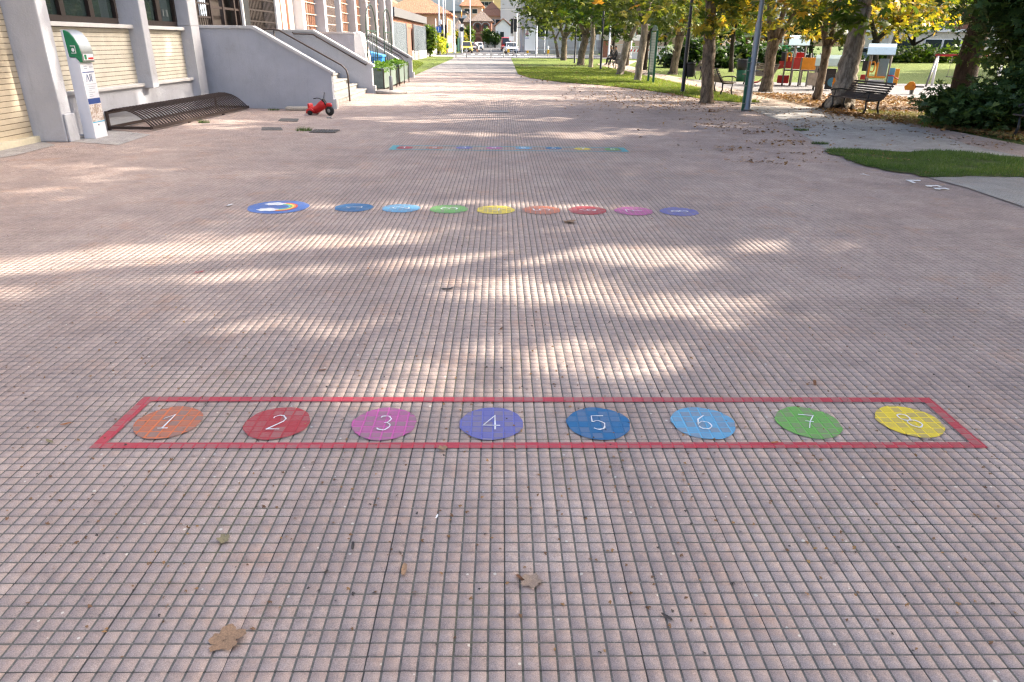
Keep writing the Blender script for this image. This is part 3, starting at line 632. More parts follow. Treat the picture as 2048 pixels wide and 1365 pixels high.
P('hub',MB().lathe([(.005,-.056),(.05,-.052),(.05,.052),(.005,.056)],(.25,0,.125),10,ax='Y'),pm('grey_hub',(.25,.25,.24),.5),par=fw)
P('mudguard',MB().tube([(.14,0,.14),(.155,0,.22),(.21,0,.275),(.29,0,.275),(.33,0,.25)],[.03,.055,.06,.055,.02],8),m_red)
P('fork',MB().bar((.20,0,.22),(.07,0,.42),.10,.03),m_rubberblk)
P('handlebar',MB().tube([(-.06,-.26,.44),(.0,-.19,.455),(.04,-.10,.44),(.08,-.03,.36),(.08,.03,.36),(.05,.08,.46),(.03,.14,.54),(.0,.2,.56),(-.04,.25,.57)],.013,7),m_black)
TRI.scale=(.86,.86,.86)
# loose stone slab and a chip
sl=G(592,223)
s_=MB().box((0,0,.045),(.62,.18,.085)).build('stone_slab',slab_mat('pale_stone',(.42,.38,.32),(.55,.50,.43),6.),bevel=.03); s_.location=(sl.x,sl.y+.25,0); s_.rotation_euler.z=.05
tag(s_,'pale rounded stone slab lying against the foot of the grey stair wall','stone slab')
sl=G(659,237); s_=MB().box((0,0,.015),(.12,.06,.03)).build('stone_chip',m_conc,bevel=.01); s_.location=(sl.x,sl.y,0); tag(s_,'small pale stone chip on the paving in front of the red toy','stone chip')
# drain covers
def cover(pts,label,mat,name='drain_cover'):
    q=GZ(pts,.004); o=MB().extr(q,(0,0,.006)).build(name,mat); return tag(o,label,'drain cover')
m_cover=slab_mat('dark_cover',(.11,.105,.10),(.16,.15,.14),3.)
cover([(523,261),(566,261.5),(562,256),(524,255.5)],'left dark flush drain cover near the stair wall',m_cover)
cover([(556,243),(595,244),(598,238.5),(562,238)],'farther dark flush cover just in front of the stone slab',m_cover)
a,b=G(618,266),G(662,261)
g_=MB(); g_.b2(0,.50,0,.03,0,.012).b2(0,.50,.42,.45,0,.012).b2(0,.03,.03,.42,0,.012).b2(.47,.50,.03,.42,0,.012)
for k in range(8): g_.b2(.055+k*.053,.071+k*.053,.03,.42,0,.010)
g_.b2(.03,.47,.03,.42,-.02,.001,mi=1)
o=g_.build('drain_grate',[m_cover,m_black]); o.location=(a.x,a.y,.003); tag(o,'slotted iron drain grate with a grass tuft beside it','drain grate')
cover([(975,226),(1020,226),(1016,222),(980,222)],'small grey flush cover in the middle of the plaza',slab_mat('grey_cover',(.26,.25,.24),(.32,.31,.30),3.))

# planters with trellis arches
m_planter=pm('weathered_green_steel',(.13,.17,.15),.5,.25,4.,dirt=.4)
m_frond=leaf_mat('planter_leaf',[(0,(.03,.085,.012)),(.5,(.08,.18,.02)),(1,(.20,.29,.05))],.25)
def fronds(n,bx,by,bz,hz,sz):
    mb=MB()
    for i in range(n):
        x=random.uniform(-bx,bx); y=random.uniform(-by,by); e=1-.5*((x/bx)**2+(y/by)**2)
        z=bz+hz*max(0,e)*random.uniform(.2,1); a=random.random()*2*PI; el=random.uniform(-.5,1.0); s=sz*random.uniform(.6,1.3)
        d=Vector((math.cos(a)*math.cos(el),math.sin(a)*math.cos(el),math.sin(el))); q=d.cross(Vector((0,0,1))).normalized()*s*.32; p=Vector((x,y,z))
        up=q.cross(d).normalized()*s*.12
        mb.add([p,p+d*s*.5+q+up,p+d*s,p+d*s*.5-q+up],[(0,1,2),(0,2,3)])
    return mb
def planter(y0,y1,label):
    T=thing('planter',label,'planter',(-4.32,(y0+y1)/2,0)); hw=.33; hl=(y1-y0)/2
    P=lambda n,mb,mat,bv=0:mb.build(n,mat,T,bevel=bv)
    bx=MB().b2(-hw,hw,-hl,-hl+.02,.12,.74).b2(-hw,hw,hl-.02,hl,.12,.74).b2(-hw,-hw+.02,-hl+.02,hl-.02,.12,.74).b2(hw-.02,hw,-hl+.02,hl-.02,.12,.74).b2(-hw+.02,hw-.02,-hl+.02,hl-.02,.12,.66)
    P('box',bx,m_planter)
    rim=MB().b2(-hw-.015,hw+.015,-hl-.015,-hl+.03,.741,.77).b2(-hw-.015,hw+.015,hl-.03,hl+.015,.741,.77).b2(-hw-.015,-hw+.03,-hl+.03,hl-.03,.741,.77).b2(hw-.03,hw+.015,-hl+.03,hl-.03,.741,.77)
    P('rim',rim,m_planter)
    for sx in (-1,1):
        for sy in (-1,0,1): P('leg',MB().b2(sx*(hw+.005)-.02,sx*(hw+.005)+.02,sy*hl-.02,sy*hl+.02,0,.74),m_iron)
    P('plants',fronds(1700,hw,hl,.64,.24,.13),m_frond)
    # arch on the wall side
    a0,a1=-hl+.0+1.0,hl-.05; ym=(a0+a1)/2; ry=(a1-a0)/2
    ar=MB().tube([(-hw,a0,.3),(-hw,a0,1.95)]+[(-hw,ym-ry*math.cos(PI*i/12),1.95+.85*math.sin(PI*i/12)) for i in range(1,12)]+[(-hw,a1,1.95),(-hw,a1,.3)],.022,6)
    ar.b2(-hw-.015,-hw+.015,a0,a1,1.92,1.96)
    for f in (.3,.55,.8): ar.tube([(-hw,a0+(a1-a0)*f,.7),(-hw,a0+(a1-a0)*f,1.92)],.013,5)
    P('trellis',ar,pm('green_black_iron',(.03,.06,.045),.5,.2,6.,dirt=.3))
    return T
planter(25.3,28.4,'nearer weathered green metal planter with leafy plants and arched trellis')
planter(29.2,32.2,'farther weathered green metal planter with leafy plants and arched trellis')
# blue bin
T=thing('wheeled_bin','blue plastic wheeled bin with sloping lid behind the planters','bin',(-5.0,29.7,0))
P=lambda n,mb,mat,bv=0:mb.build(n,mat,T,bevel=bv)
P('body',MB().extr([(-.32,-.38,.08),(.28,-.38,.08),(.36,-.38,1.02),(-.36,-.38,1.02)],(0,.76,0)),m_blue,.02)
P('lid',MB().extr([(-.40,-.42,1.03),(.40,-.42,1.03),(.40,-.42,1.10),(-.30,-.42,1.26),(-.40,-.42,1.2)],(0,.84,0)),pm('blue_lid',(.06,.28,.62),.4,.1,5.),.02)
for s in (-1,1): P('wheel',MB().lathe([(.02,-.03),(.1,-.03),(.1,.03),(.02,.03)],(-.3,s*.34,.1),12,ax='Y'),m_rubberblk)
st=MB().b2(.30,.37,-.395,-.385,.35,.75)
P('reflector',MB().b2(.10,.26,-.392,-.385,.25,.60),m_white); rr=MB()
for k in range(3): rr.extr([(.10,-.3935,.30+k*.11),(.26,-.3935,.36+k*.11),(.26,-.3935,.41+k*.11),(.10,-.3935,.35+k*.11)],(0,.001,0))
P('reflector_stripe',rr,m_red)
# white display board between the stairs
T=thing('display_board','white tilted display board with a colour photograph behind the trellis','display board',(-5.2,28.9,0))
P=lambda n,mb,mat,bv=0:mb.build(n,mat,T,bevel=bv)
P('panel',MB().extr([(-.35,-.4,.35),(.25,-.4,.35),(-.05,-.4,1.85),(-.22,-.4,1.95),(-.30,-.4,1.8)],(0,.8,0)),m_white,.02)
ph2=NT('face_photo'); vv=ph2.obj(); ph2.col(ph2.ramp(ph2.noise(5.,2,.5,vv),[(.35,(.75,.75,.74)),(.5,(.55,.30,.2)),(.62,(.2,.2,.32)),(.75,(.6,.15,.12))]),.5)
P('photo',MB().extr([(.215,-.3,.62),(.025,-.3,1.55),(.035,-.3,1.56),(.226,-.3,.63)],(0,.6,0)),ph2.m)
P('foot',MB().b2(-.35,.3,-.4,.4,0,.345),m_white,.01)
# white bollard on a round slab
c=G(783,187); T=thing('bollard','short white bollard standing on a low round concrete slab','bollard',(c.x,c.y,0))
MB().lathe([(.52,0),(.52,.07),(.48,.10)],n=28).build('base',m_conc,T); MB().lathe([(.06,.10),(.06,.52),(.045,.545)],n=14).build('post',m_galv,T)
# ---------------------------------------------------------------- trees and plants
m_bark=bark_mat('chestnut_bark',(.07,.056,.045),(.24,.195,.15))
m_barkpl=bark_mat('plane_bark',(.13,.11,.092),(.36,.315,.265),5.)
m_barkdk=bark_mat('dark_bark',(.025,.02,.017),(.07,.055,.045))
GREEN=[(0,(.024,.038,.009)),(.4,(.052,.080,.016)),(.7,(.105,.135,.024)),(.9,(.22,.21,.03)),(1,(.24,.14,.03))]
MIXED=[(0,(.022,.042,.009)),(.4,(.055,.09,.015)),(.56,(.15,.17,.02)),(.72,(.34,.27,.03)),(.9,(.36,.16,.025)),(1,(.15,.06,.025))]
GOLD=[(0,(.035,.06,.01)),(.3,(.10,.13,.018)),(.55,(.30,.26,.03)),(.78,(.44,.27,.035)),(1,(.20,.085,.03))]
DARK=[(0,(.012,.028,.008)),(.5,(.022,.05,.014)),(.85,(.045,.08,.02)),(1,(.10,.10,.03))]
PLANE=[(0,(.02,.045,.008)),(.5,(.05,.10,.016)),(.85,(.11,.15,.02)),(1,(.25,.19,.03))]
LM={k:leaf_mat(k.lower()+'_foliage',v) for k,v in dict(GREEN=GREEN,MIXED=MIXED,GOLD=GOLD,DARK=DARK,PLANE=PLANE).items()}
m_bush=leaf_mat('bush_leaf',[(0,(.028,.055,.02)),(.45,(.055,.105,.034)),(.75,(.10,.16,.045)),(.92,(.18,.19,.055)),(1,(.22,.10,.04))],.3)
def leaf_template(k):
    if k==1:
        v=[(0,0,0),(.5,.22,.03),(1,0,-.12),(.5,-.22,.03)]; f=[(0,1,2,3)]
    else:
        angs={3:(-50,0,50),5:(-78,-38,0,38,78)}[k]; v=[(0,0,0)]; f=[]
        for a in angs:
            L=1-.25*abs(a)/78; c,s=math.cos(math.radians(a)),math.sin(math.radians(a)); wd=.19 if k==5 else .26
            b=len(v)
            for (l,t,z) in ((.6,wd,-.04),(1,0,-.28),(.6,-wd,-.04)): v.append((L*l*c-L*t*s,L*l*s+L*t*c,z*L))
            f.append((0,b+2,b+1,b))
    return np.array(v),f
def leaves(name,C,size,mat,parent,k=5,flat=.55):
    C=np.asarray(C,float); N=len(C); T,F=leaf_template(k); nv=len(T)
    yaw=rng.uniform(0,2*PI,N); pit=rng.normal(-.25,flat,N); rol=rng.normal(0,flat,N); s=size*rng.uniform(.65,1.3,N)
    cy,sy,cp,sp,cr,sr=np.cos(yaw),np.sin(yaw),np.cos(pit),np.sin(pit),np.cos(rol),np.sin(rol)
    R=np.empty((N,3,3))
    R[:,0,0]=cy*cp; R[:,0,1]=cy*sp*sr-sy*cr; R[:,0,2]=cy*sp*cr+sy*sr
    R[:,1,0]=sy*cp; R[:,1,1]=sy*sp*sr+cy*cr; R[:,1,2]=sy*sp*cr-cy*sr
    R[:,2,0]=-sp; R[:,2,1]=cp*sr; R[:,2,2]=cp*cr
    V=(np.einsum('nij,vj->nvi',R,T)*s[:,None,None]+C[:,None,:]).reshape(-1,3)
    if parent is not None: V=V-np.array(parent.location)
    F=np.array(F); fl=(F[None]+(np.arange(N)*nv)[:,None,None]).reshape(-1); nf=N*len(F)
    me=bpy.data.meshes.new(name); me.vertices.add(len(V)); me.vertices.foreach_set('co',V.reshape(-1).astype(np.float32))
    me.loops.add(len(fl)); me.loops.foreach_set('vertex_index',fl.astype(np.int32))
    me.polygons.add(nf); me.polygons.foreach_set('loop_start',(np.arange(nf)*4).astype(np.int32)); me.polygons.foreach_set('loop_total',np.full(nf,4,np.int32))
    me.materials.append(mat); me.update(); me.validate()
    o=bpy.data.objects.new(name,me); COL.objects.link(o)
    if parent is not None: o.parent=parent
    return o
def clumps(c,r,ncl,per,spread,low=.0,shell=.55):
    """leaf positions: clumps spread through an ellipsoid, thinner towards its middle"""
    d=rng.normal(size=(ncl,3)); d/=np.linalg.norm(d,axis=1)[:,None]; d[:,2]=np.where(rng.random(ncl)<low,-np.abs(d[:,2]),d[:,2])
    rad=rng.uniform(shell,1.03,ncl)[:,None]
    P=np.array(c)+d*rad*np.array(r)
    Q=np.repeat(P,per,0)+rng.normal(size=(ncl*per,3))*spread*np.array([1,1,.7])
    return Q
def gpatch(cx,cy,rx,ry,wt=1.0):
    c=G(cx,cy); a=abs(G(cx+rx,cy).x-G(cx-rx,cy).x)/2; b=abs(G(cx,cy-ry).y-G(cx,cy+ry).y)/2
    return (c.x,c.y,a+.2,b+.13,wt)
PATCH=[gpatch(*q) for q in [(140,545,200,27),(430,500,190,17),(690,492,130,27),(620,520,90,10),(860,516,170,14),(1230,508,190,15),(1110,577,130,15),(1370,612,110,22,.8),(1150,716,130,24,.9),(880,772,190,15,.7),(540,640,75,14,.8),(1560,498,80,11,.8),(700,505,640,60,.12),(1100,600,330,70,.10),(1080,735,300,40,.10),(300,520,330,40,.15),(870,411,150,5,.8),(1110,414,90,5,.8),(1010,460,160,8,.4),(380,562,70,9,.7),
 (560,415,90,8,.35),(900,268,90,5,.9),(1150,272,110,5,.9),(820,240,120,5),(1000,235,160,5),(460,245,90,4,.8),(430,255,60,3,.8),(1300,262,110,5,.8),(1480,250,90,5,.9),(1620,235,90,5,1),(1700,230,60,3,.9),(1010,215,250,4,1),(1880,262,50,3,.8),(60,385,110,9,.4),(190,345,90,9,.45),(90,330,60,6,.45),(300,300,60,5,.4),(1300,340,120,5,.3),(640,345,120,5,.3),(1500,640,60,10,.35),(1700,440,70,7,.3)]]
PATCH+=[(-8.15,15.25,.22,.3,1),(-8.25,16.0,.16,.26,.9),(-7.95,14.3,.12,.2,.8),(-8.1,17.2,.14,.25,.7),(-9.5,14.35,.32,.14,.8),(-9.2,15.0,.2,.1,.6),(-9.7,16.7,.4,.16,.9),(-9.2,17.3,.25,.1,.6),(-7.62,13.0,.12,.16,.8),(-8.3,12.2,.5,.12,.9)]+[(-7.95-.35*k,12.02-.10*k,.3,.11,1) for k in range(8)]
def lit(gx,gy):
    m=np.zeros(len(gx))
    nz=.2*np.sin(gx*3.1+1.7*np.sin(gy*2.3))+.2*np.sin(gy*6.3+gx*1.3)+.16*np.sin(gx*9.+3*np.sin(gy*4))+.14*np.sin(gy*15+gx*5)
    for (x,y,a,b,wt) in PATCH:
        d=np.sqrt(((gx-x)/a)**2+((gy-y)/b)**2)+nz
        m=np.maximum(m,np.clip((1.36-d)/.5,0,1)*wt)
    return m
def carve(Q):
    """thin the upper crown along the sun's direction, so that bands of sun reach the ground as in the picture"""
    t=Q[:,2]/S.z; gx=Q[:,0]-S.x*t; gy=Q[:,1]-S.y*t; v=gy-gx*.12
    n_=(gy<18.0)
    n=np.sin(v*1.9+.6*np.sin(gx*.45))+.8*np.sin(v*.83+1.3)+.5*np.sin(v*4.1+gx*.9)
    n=np.where((gy>17.4)&(gy<24.),n+.7,n); n=np.where(n_,np.where(lit(gx,gy)>.4,9.,-9.),n)
    drop=((n>.0)&(Q[:,2]>3.6)&(rng.random(len(Q))<.95))|((Q[:,2]<3.8)&(np.sin(Q[:,0]*2.1+Q[:,1]*.7)+np.sin(Q[:,2]*3.3+Q[:,0]*1.1)+np.sin(Q[:,1]*2.6)>.35)&(rng.random(len(Q))<.9))
    drop|=(Q[:,2]<3.3)&(rng.random(len(Q))<.5)
    return Q[~drop]
def px_path(pts,Y,dy=0.0):
    out=[];rad=[]
    for i,(x,y,wd) in enumerate(pts):
        p=PY(x,y,Y+dy*i/max(1,len(pts)-1)); dep=(p-Vector((0,0,CAMH))).dot(cF); out.append(p); rad.append(wd*dep/FPX/2)
    return out,rad
def wobble(P,R,n=3):
    """refine a limb and make its girth uneven"""
    o=[];r=[]
    for i in range(len(P)-1):
        for k in range(n):
            f=k/n; q=P[i].lerp(P[i+1],f); rr=R[i]*(1-f)+R[i+1]*f
            o.append(q+Vector((random.uniform(-1,1),random.uniform(-1,1),0))*rr*.10 if (i or k) else q); r.append(rr*random.uniform(.94,1.07))
    o.append(P[-1]); r.append(R[-1]); return o,r
def inside(pts,poly):
    x,y=pts[:,0],pts[:,1]; r=np.zeros(len(pts),bool); n=len(poly)
    for i in range(n):
        x1,y1=poly[i][:2]; x2,y2=poly[(i+1)%n][:2]
        if y1==y2: continue
        c=((y1>y)!=(y2>y))&(x<(x2-x1)*(y-y1)/(y2-y1)+x1); r^=c
    return r
def blades(name,label,poly,n,h,wd,mat,z0,ymax=None):
    P=np.array([p[:2] for p in poly]); lo,hi=P.min(0),P.max(0)
    if ymax: hi[1]=min(hi[1],ymax)
    Q=rng.uniform(lo,hi,(n,2)); Q=Q[inside(Q,poly)]; N=len(Q)
    dn=np.sin(Q[:,0]*5.1+2*np.sin(Q[:,1]*3.3))+np.sin(Q[:,1]*7.7+Q[:,0]*2.9)+rng.normal(0,.5,N); Q=Q[dn>-.9] if wd<.0038 and n>20000 else Q; N=len(Q)
    den=np.sin(Q[:,0]*2.7)+np.sin(Q[:,1]*3.9+Q[:,0]); hh=h*rng.uniform(.5,1.25,N)*(1+.22*den); a=rng.uniform(0,2*PI,N); b=rng.uniform(0,2*PI,N); ln=rng.uniform(.1,.8,N)*hh
    V=np.zeros((N,3,3)); V[:,0,:2]=Q+np.stack([np.cos(a),np.sin(a)],1)*wd; V[:,1,:2]=Q-np.stack([np.cos(a),np.sin(a)],1)*wd
    V[:,2,:2]=Q+np.stack([np.cos(b),np.sin(b)],1)*ln[:,None]; V[:,2,2]=hh; V[:,:,2]+=z0
    me=bpy.data.meshes.new(name); me.vertices.add(N*3); me.vertices.foreach_set('co',V.reshape(-1).astype(np.float32)); me.loops.add(N*3); me.loops.foreach_set('vertex_index',np.arange(N*3,dtype=np.int32))
    me.polygons.add(N); me.polygons.foreach_set('loop_start',(np.arange(N)*3).astype(np.int32)); me.polygons.foreach_set('loop_total',np.full(N,3,np.int32)); me.materials.append(mat); me.update()
    o=bpy.data.objects.new(name,me); COL.objects.link(o); return tag(o,label,'grass',kind='stuff')
def tree(name,label,base,trunk,limbs,crown,ncl,per,mat,bark=None,size=.24,k=5,spread=.5,low=.6,group=None,extra=None,cat='tree',shell=.55):
    """trunk/limbs: pixel polylines (x,y,width) read at the base's distance"""
    b=G(*base); bark=bark or m_bark
    T=thing(name,label,cat,(b.x,b.y,0),0,group); mb=MB()
    P,R=px_path(trunk,b.y); P=[Vector((P[0].x,P[0].y,-.08))]+P[1:]; P.insert(1,P[0].lerp(P[1],.12)); R=[R[0]*1.25]+[R[0]]+R[1:]
    P,R=wobble(P,R,4); mb.tube(P,R,12)
    cc=Vector((b.x+crown[0],b.y+crown[1],crown[2])); cr_=crown[3:]
    for i,l in enumerate(limbs):
        p,r=px_path(l,b.y,random.uniform(-.5,.5)); dr=(p[-1]-p[-2]).normalized()
        tip=cc+Vector((random.uniform(-.5,.5)*cr_[0],random.uniform(-.5,.5)*cr_[1],random.uniform(.1,.6)*cr_[2]))
        mid=p[-1]+dr*1.2; p+= [mid,mid.lerp(tip,.5),tip]; r+= [r[-1]*.85,r[-1]*.55,r[-1]*.2]
        p,r=wobble(p,r,2); mb.tube(p,r,9)
        for _ in range(3):
            q=p[random.randint(3,len(p)-2)]; e=cc+Vector((random.uniform(-.8,.8)*cr_[0],random.uniform(-.8,.8)*cr_[1],random.uniform(-.5,.3)*cr_[2]))
            mb.tube([q,q.lerp(e,.5)+Vector((0,0,.3)),e],[r[-3]*.6,r[-3]*.35,.012],6)
    mb.build('trunk',bark,T,world=True)
    Q=clumps(cc,cr_,ncl,per,spread,low,shell)
    if extra:
        for (ex,ey,n,sx,sz) in extra:   # hanging sprays seen low in the picture
            e=PY(ex,ey,b.y+random.uniform(-1.2,.6)); Q=np.vstack([Q,np.array(e)+rng.normal(size=(n,3))*np.array([sx,sx,sz])])
    Q=carve(Q[Q[:,2]>.9])
    leaves('crown',Q,size,mat,T,k)
    return T
R1='trees along the edge of the plaza'; R2='trees along the far side of the park path'
# row beside the plaza (far to near)
tree('park_tree','slim leaning tree farthest down the lawn, left of the dark forked trunk',(1117,116),[(1117,116,6.5),(1113,95,5.6),(1110,78,5)],[[(1110,78,4),(1104,60,3.4),(1098,44,3)],[(1111,78,4),(1118,64,3)]],(-.6,0,6.4,3.6,3.4,3.6),90,34,LM['GREEN'],spread=.55,size=.36,k=3,group=R1)
tree('park_tree','dark trunk forking in three low branches, beside the slim leaning tree',(1127,121.5),[(1127,121.5,12.5),(1128,100,11.5),(1129,76,11)],[[(1128,76,6),(1122,60,5),(1120,40,4.5)],[(1130,76,6),(1133,50,5),(1133,20,4.5)],[(1131,75,6),(1143,58,5),(1155,40,4)]],(-.5,0,6.1,4.3,4.2,3.9),130,34,LM['GREEN'],spread=.6,size=.34,k=3,group=R1,extra=[(1075,52,60,.7,.35),(1060,28,90,.9,.5),(1095,45,50,.6,.35)])
tree('park_tree','stout pale-barked trunk behind the first black lamp post',(1161,131),[(1161,131,15.5),(1164,105,14),(1170,80,14),(1171,68,16)],[[(1169,70,9),(1160,45,8),(1154,28,7)],[(1173,70,9),(1177,40,8),(1178,10,7)]],(0,0,6.2,4,3.8,3.9),120,34,LM['GREEN'],size=.30,k=3,group=R1)
tree('park_tree','straight slender pale trunk right beside the stout one',(1181,136),[(1181,136,9),(1183,105,9),(1186,70,9.5),(1186,20,9)],[[(1186,30,7),(1190,-10,6)]],(0,0,6.4,3.2,3.2,3.7),110,34,LM['PLANE'],m_barkpl,size=.28,k=3,group=R1)
tree('park_tree','trunk forking in a wide V in front of the seated couple',(1240,151),[(1240,151,16),(1246,120,14),(1253,90,13),(1256,80,14)],[[(1254,82,8),(1249,50,7.5),(1245,15,7)],[(1258,80,9),(1270,58,8),(1283,36,7)]],(.3,0,6.0,4.2,4,3.7),130,36,LM['GREEN'],m_barkpl,size=.27,group=R1,extra=[(1235,38,60,.5,.3)])
tree('park_tree','brown leaning trunk just left of the green park notice board',(1274,163),[(1274,163,15),(1280,125,14),(1287,80,14),(1290,45,13)],[[(1289,50,9),(1278,22,8),(1270,0,7)],[(1291,48,9),(1296,20,8),(1303,-10,7)]],(.3,0,5.6,4,3.8,3.4),130,36,LM['GREEN'],m_barkpl,size=.26,group=R1,extra=[(1330,30,70,.4,.35),(1345,48,40,.25,.2),(1318,15,60,.4,.3)])
t8=tree('park_tree','straight thick trunk with tufts of brown leaves between the black and grey lamp posts',(1413,206.5),[(1413,206.5,27.5),(1415,160,24),(1418,100,24),(1420,50,23),(1422,5,20)],[[(1420,15,13),(1412,-20,10)],[(1423,10,13),(1436,-22,10)]],(.2,0,5.2,3.8,3.6,3.1),120,38,LM['MIXED'],m_bark,size=.24,group=R1,extra=[(1440,22,60,.25,.2),(1395,12,60,.25,.2),(1470,25,60,.3,.18),(1490,10,60,.3,.2)])
tf=None; Q_=rng.normal(size=(90,3))*np.array([.13,.06,.17])+np.array(PY(1419,52,21.9)); leaves('leaf_tuft',Q_,.12,LM['GOLD'],t8,5,.9)['kind']='stuff'
# second row beyond the path
tree('park_tree','small trunk half hidden behind the wide V-forked tree',(1254,132),[(1254,132,6.5),(1257,105,6)],[[(1257,105,5),(1262,60,4)]],(0,0,6.4,3.6,3.4,3.6),90,32,LM['GREEN'],size=.32,k=3,group=R2)
tree('park_tree','dark trunk slanting right above the path behind the notice board',(1289,141),[(1289,141,11),(1291,110,10),(1294,82,11)],[[(1294,84,8),(1303,62,7.5),(1318,45,6.5),(1335,32,5)],[(1294,84,7),(1292,50,6)]],(.6,0,6.0,4,3.8,3.6),110,34,LM['PLANE'],m_barkdk,size=.28,k=3,group=R2)
tree('park_tree','broad flared trunk leaning right between the notice board and the black lamp post',(1345,149.5),[(1345,149.5,19),(1351,120,15),(1358,85,15.5),(1360,72,17)],[[(1358,75,10),(1352,40,8),(1350,10,7)],[(1362,74,10),(1373,40,8),(1380,5,7)]],(.3,0,6.0,4.2,4,3.6),130,36,LM['MIXED'],m_bark,size=.27,group=R2,extra=[(1345,42,60,.35,.3),(1365,52,40,.3,.2)])
tree('park_tree','thin dark trunk standing among the low dark shrubs',(1462,144.5),[(1462,144.5,10),(1463,110,8.5),(1467,65,8)],[[(1467,70,6),(1462,30,5)],[(1468,68,6),(1478,30,5)]],(0,0,6.0,3.8,3.6,3.8),110,34,LM['MIXED'],m_barkdk,size=.28,k=3,group=R2,extra=[(1440,50,60,.6,.4),(1495,48,50,.5,.4)])
tree('park_tree','pale trunk forking low beside the grey lamp post, in front of the slide',(1531,184.5),[(1531,184.5,27),(1537,150,21),(1542,110,20),(1548,80,25)],[[(1543,82,14),(1540,50,12),(1540,20,12)],[(1550,78,13),(1560,45,11),(1570,15,10)],[(1553,80,13),(1578,48,10),(1604,0,9)]],(.5,0,5.8,4,3.8,3.5),140,38,LM['GOLD'],m_bark,size=.25,group=R2,extra=[(1545,50,50,.2,.2),(1535,14,90,.35,.2),(1580,18,90,.4,.22),(1612,34,90,.35,.25),(1615,72,40,.25,.08),(1500,28,50,.3,.2)])
tree('park_tree','dark trunk splitting in four branches between the slide and the giant trunk',(1633,202),[(1633,202,18),(1641,160,16),(1650,120,15),(1654,92,18)],[[(1651,95,10),(1646,60,8),(1641,25,7)],[(1654,92,9),(1653,50,7),(1650,15,6)],[(1657,93,10),(1668,55,9),(1677,10,8)],[(1658,95,8),(1676,75,6),(1695,52,4)]],(.3,0,5.6,3.9,3.7,3.3),130,38,LM['MIXED'],m_bark,size=.24,group=R2,extra=[(1630,22,90,.35,.2),(1690,70,80,.22,.12),(1705,35,80,.25,.2),(1612,15,60,.3,.2)])
tree('plane_tree','giant leaning plane trunk with flared base behind the slatted bench',(1678,218),[(1676,219,58),(1686,190,43),(1694,150,38),(1703,110,36),(1716,60,33),(1730,15,27)],[[(1730,15,20),(1742,-30,17)],[(1728,20,14),(1712,-25,12)]],(1.2,0,8.2,5.2,5,4.8),190,38,LM['PLANE'],m_barkpl,size=.28,spread=.55,extra=[(1705,14,110,.3,.2),(1690,40,70,.2,.15)])
# farther trees on the right
tree('park_tree','dark tree behind the farther play house with spreading limbs',(1749,131),[(1749,131,16),(1750,105,14),(1752,80,15)],[[(1752,82,9),(1745,50,8)],[(1753,80,9),(1775,62,7),(1800,45,5)]],(1,0,6.6,5.5,5,4.0),130,30,LM['GOLD'],m_barkdk,size=.42,k=3,spread=.8)
tree('park_tree','slanting trunk lit on its right side behind the lawn near the white car',(1776,127),[(1776,127,12),(1784,100,10),(1794,68,9)],[[(1794,68,8),(1805,35,6)]],(2,0,7.6,5,5,4.2),110,30,LM['MIXED'],m_bark,size=.45,k=3,spread=.8)
tree('conifer_tree','dark spreading cedar on a low mound at the back of the lawn',(1825,125),[(1822,125,17),(1826,108,9),(1828,90,8)],[[(1828,92,6),(1815,72,3)],[(1828,90,6),(1850,78,3)],[(1828,92,6),(1830,50,4)]],(.5,0,6.0,6.0,5,2.6),130,40,LM['DARK'],m_barkdk,size=.38,k=3,spread=.6,cat='tree')
tree('conifer_tree','dark bushy evergreen mass behind the orange play panels',(1622,128),[(1622,128,9),(1622,90,8)],[[(1622,95,6),(1623,40,4)]],(0,0,4.8,3.6,3.4,4.2),170,36,LM['DARK'],m_barkdk,size=.34,k=3,spread=.5,shell=.2)
bk='trees behind the railing'
for (x,y,lab,mt,rr,hz) in [(1226,117,'dark evergreen tree rising behind the white canopy','DARK',2.6,5.2),(1330,114,'rounded green tree behind the white railing, left of the broad flared trunk','PLANE',4.5,5.4),(1392,113,'olive tree behind the white railing near the black lamp post','MIXED',4.5,5.6),(1440,112,'pale green tree behind the white railing, beyond the straight thick trunk','PLANE',4.2,4.8),(1505,112,'yellowish tree in front of the white house beyond the railing','GOLD',3.6,4.4),(1590,112,'dark green tree beyond the recycling bins','DARK',4.6,6.0),(1695,113,'dark tree far behind the giant plane trunk','DARK',4.8,6.5),(1905,112,'dark tree before the cream building at the far right','DARK',4.0,6.6),(1990,112,'dense dark tree far behind the big bush','DARK',5.0,5.6)]:
    tree('park_tree',lab,(x,y),[(x,y,8),(x+1,88,7)],[[(x+1,90,5),(x+2,50,4)]],(0,0,hz,rr,rr,hz-2.0),95,26,LM[mt],m_barkdk,size=.62,k=3,spread=.8,group=bk,shell=.3)

# tall trees right of the plaza, all but the first unseen and added for shade; their foliage is laid out so that it lets sun through where the pavement shows it
SHX=[(13.2,21.0,10.5,5.5,6.5),(13.2,15.5,10.5,5.5,6.5),(13.0,9.8,10.8,5.5,6.8),(13.2,4.2,10.5,5.5,6.5),(13.0,-1.5,10.6,5.5,6.6),(20.5,18.,8.2,5.2,5.6),(20.8,12.,8.0,5.2,5.6),(20.5,6.,8.2,5.2,5.6),(21,0.,8.,5.2,5.6)]
NG=215000
gx=rng.uniform(-14,10.5,NG); gy=rng.uniform(-3,24.5,NG)
keep=rng.random(NG)>lit(gx,gy)**.3*.995; gx,gy=gx[keep],gy[keep]
gy_fade=rng.random(len(gy))<np.where(gx<-8.0,np.clip((25-gy)/1.5,0,1),np.where(gy>18.6,0,np.clip((19.5-gy)/3,.2,1))); gx,gy=gx[gy_fade],gy[gy_fade]
Sv=np.array(S); slots=[[] for _ in SHX]
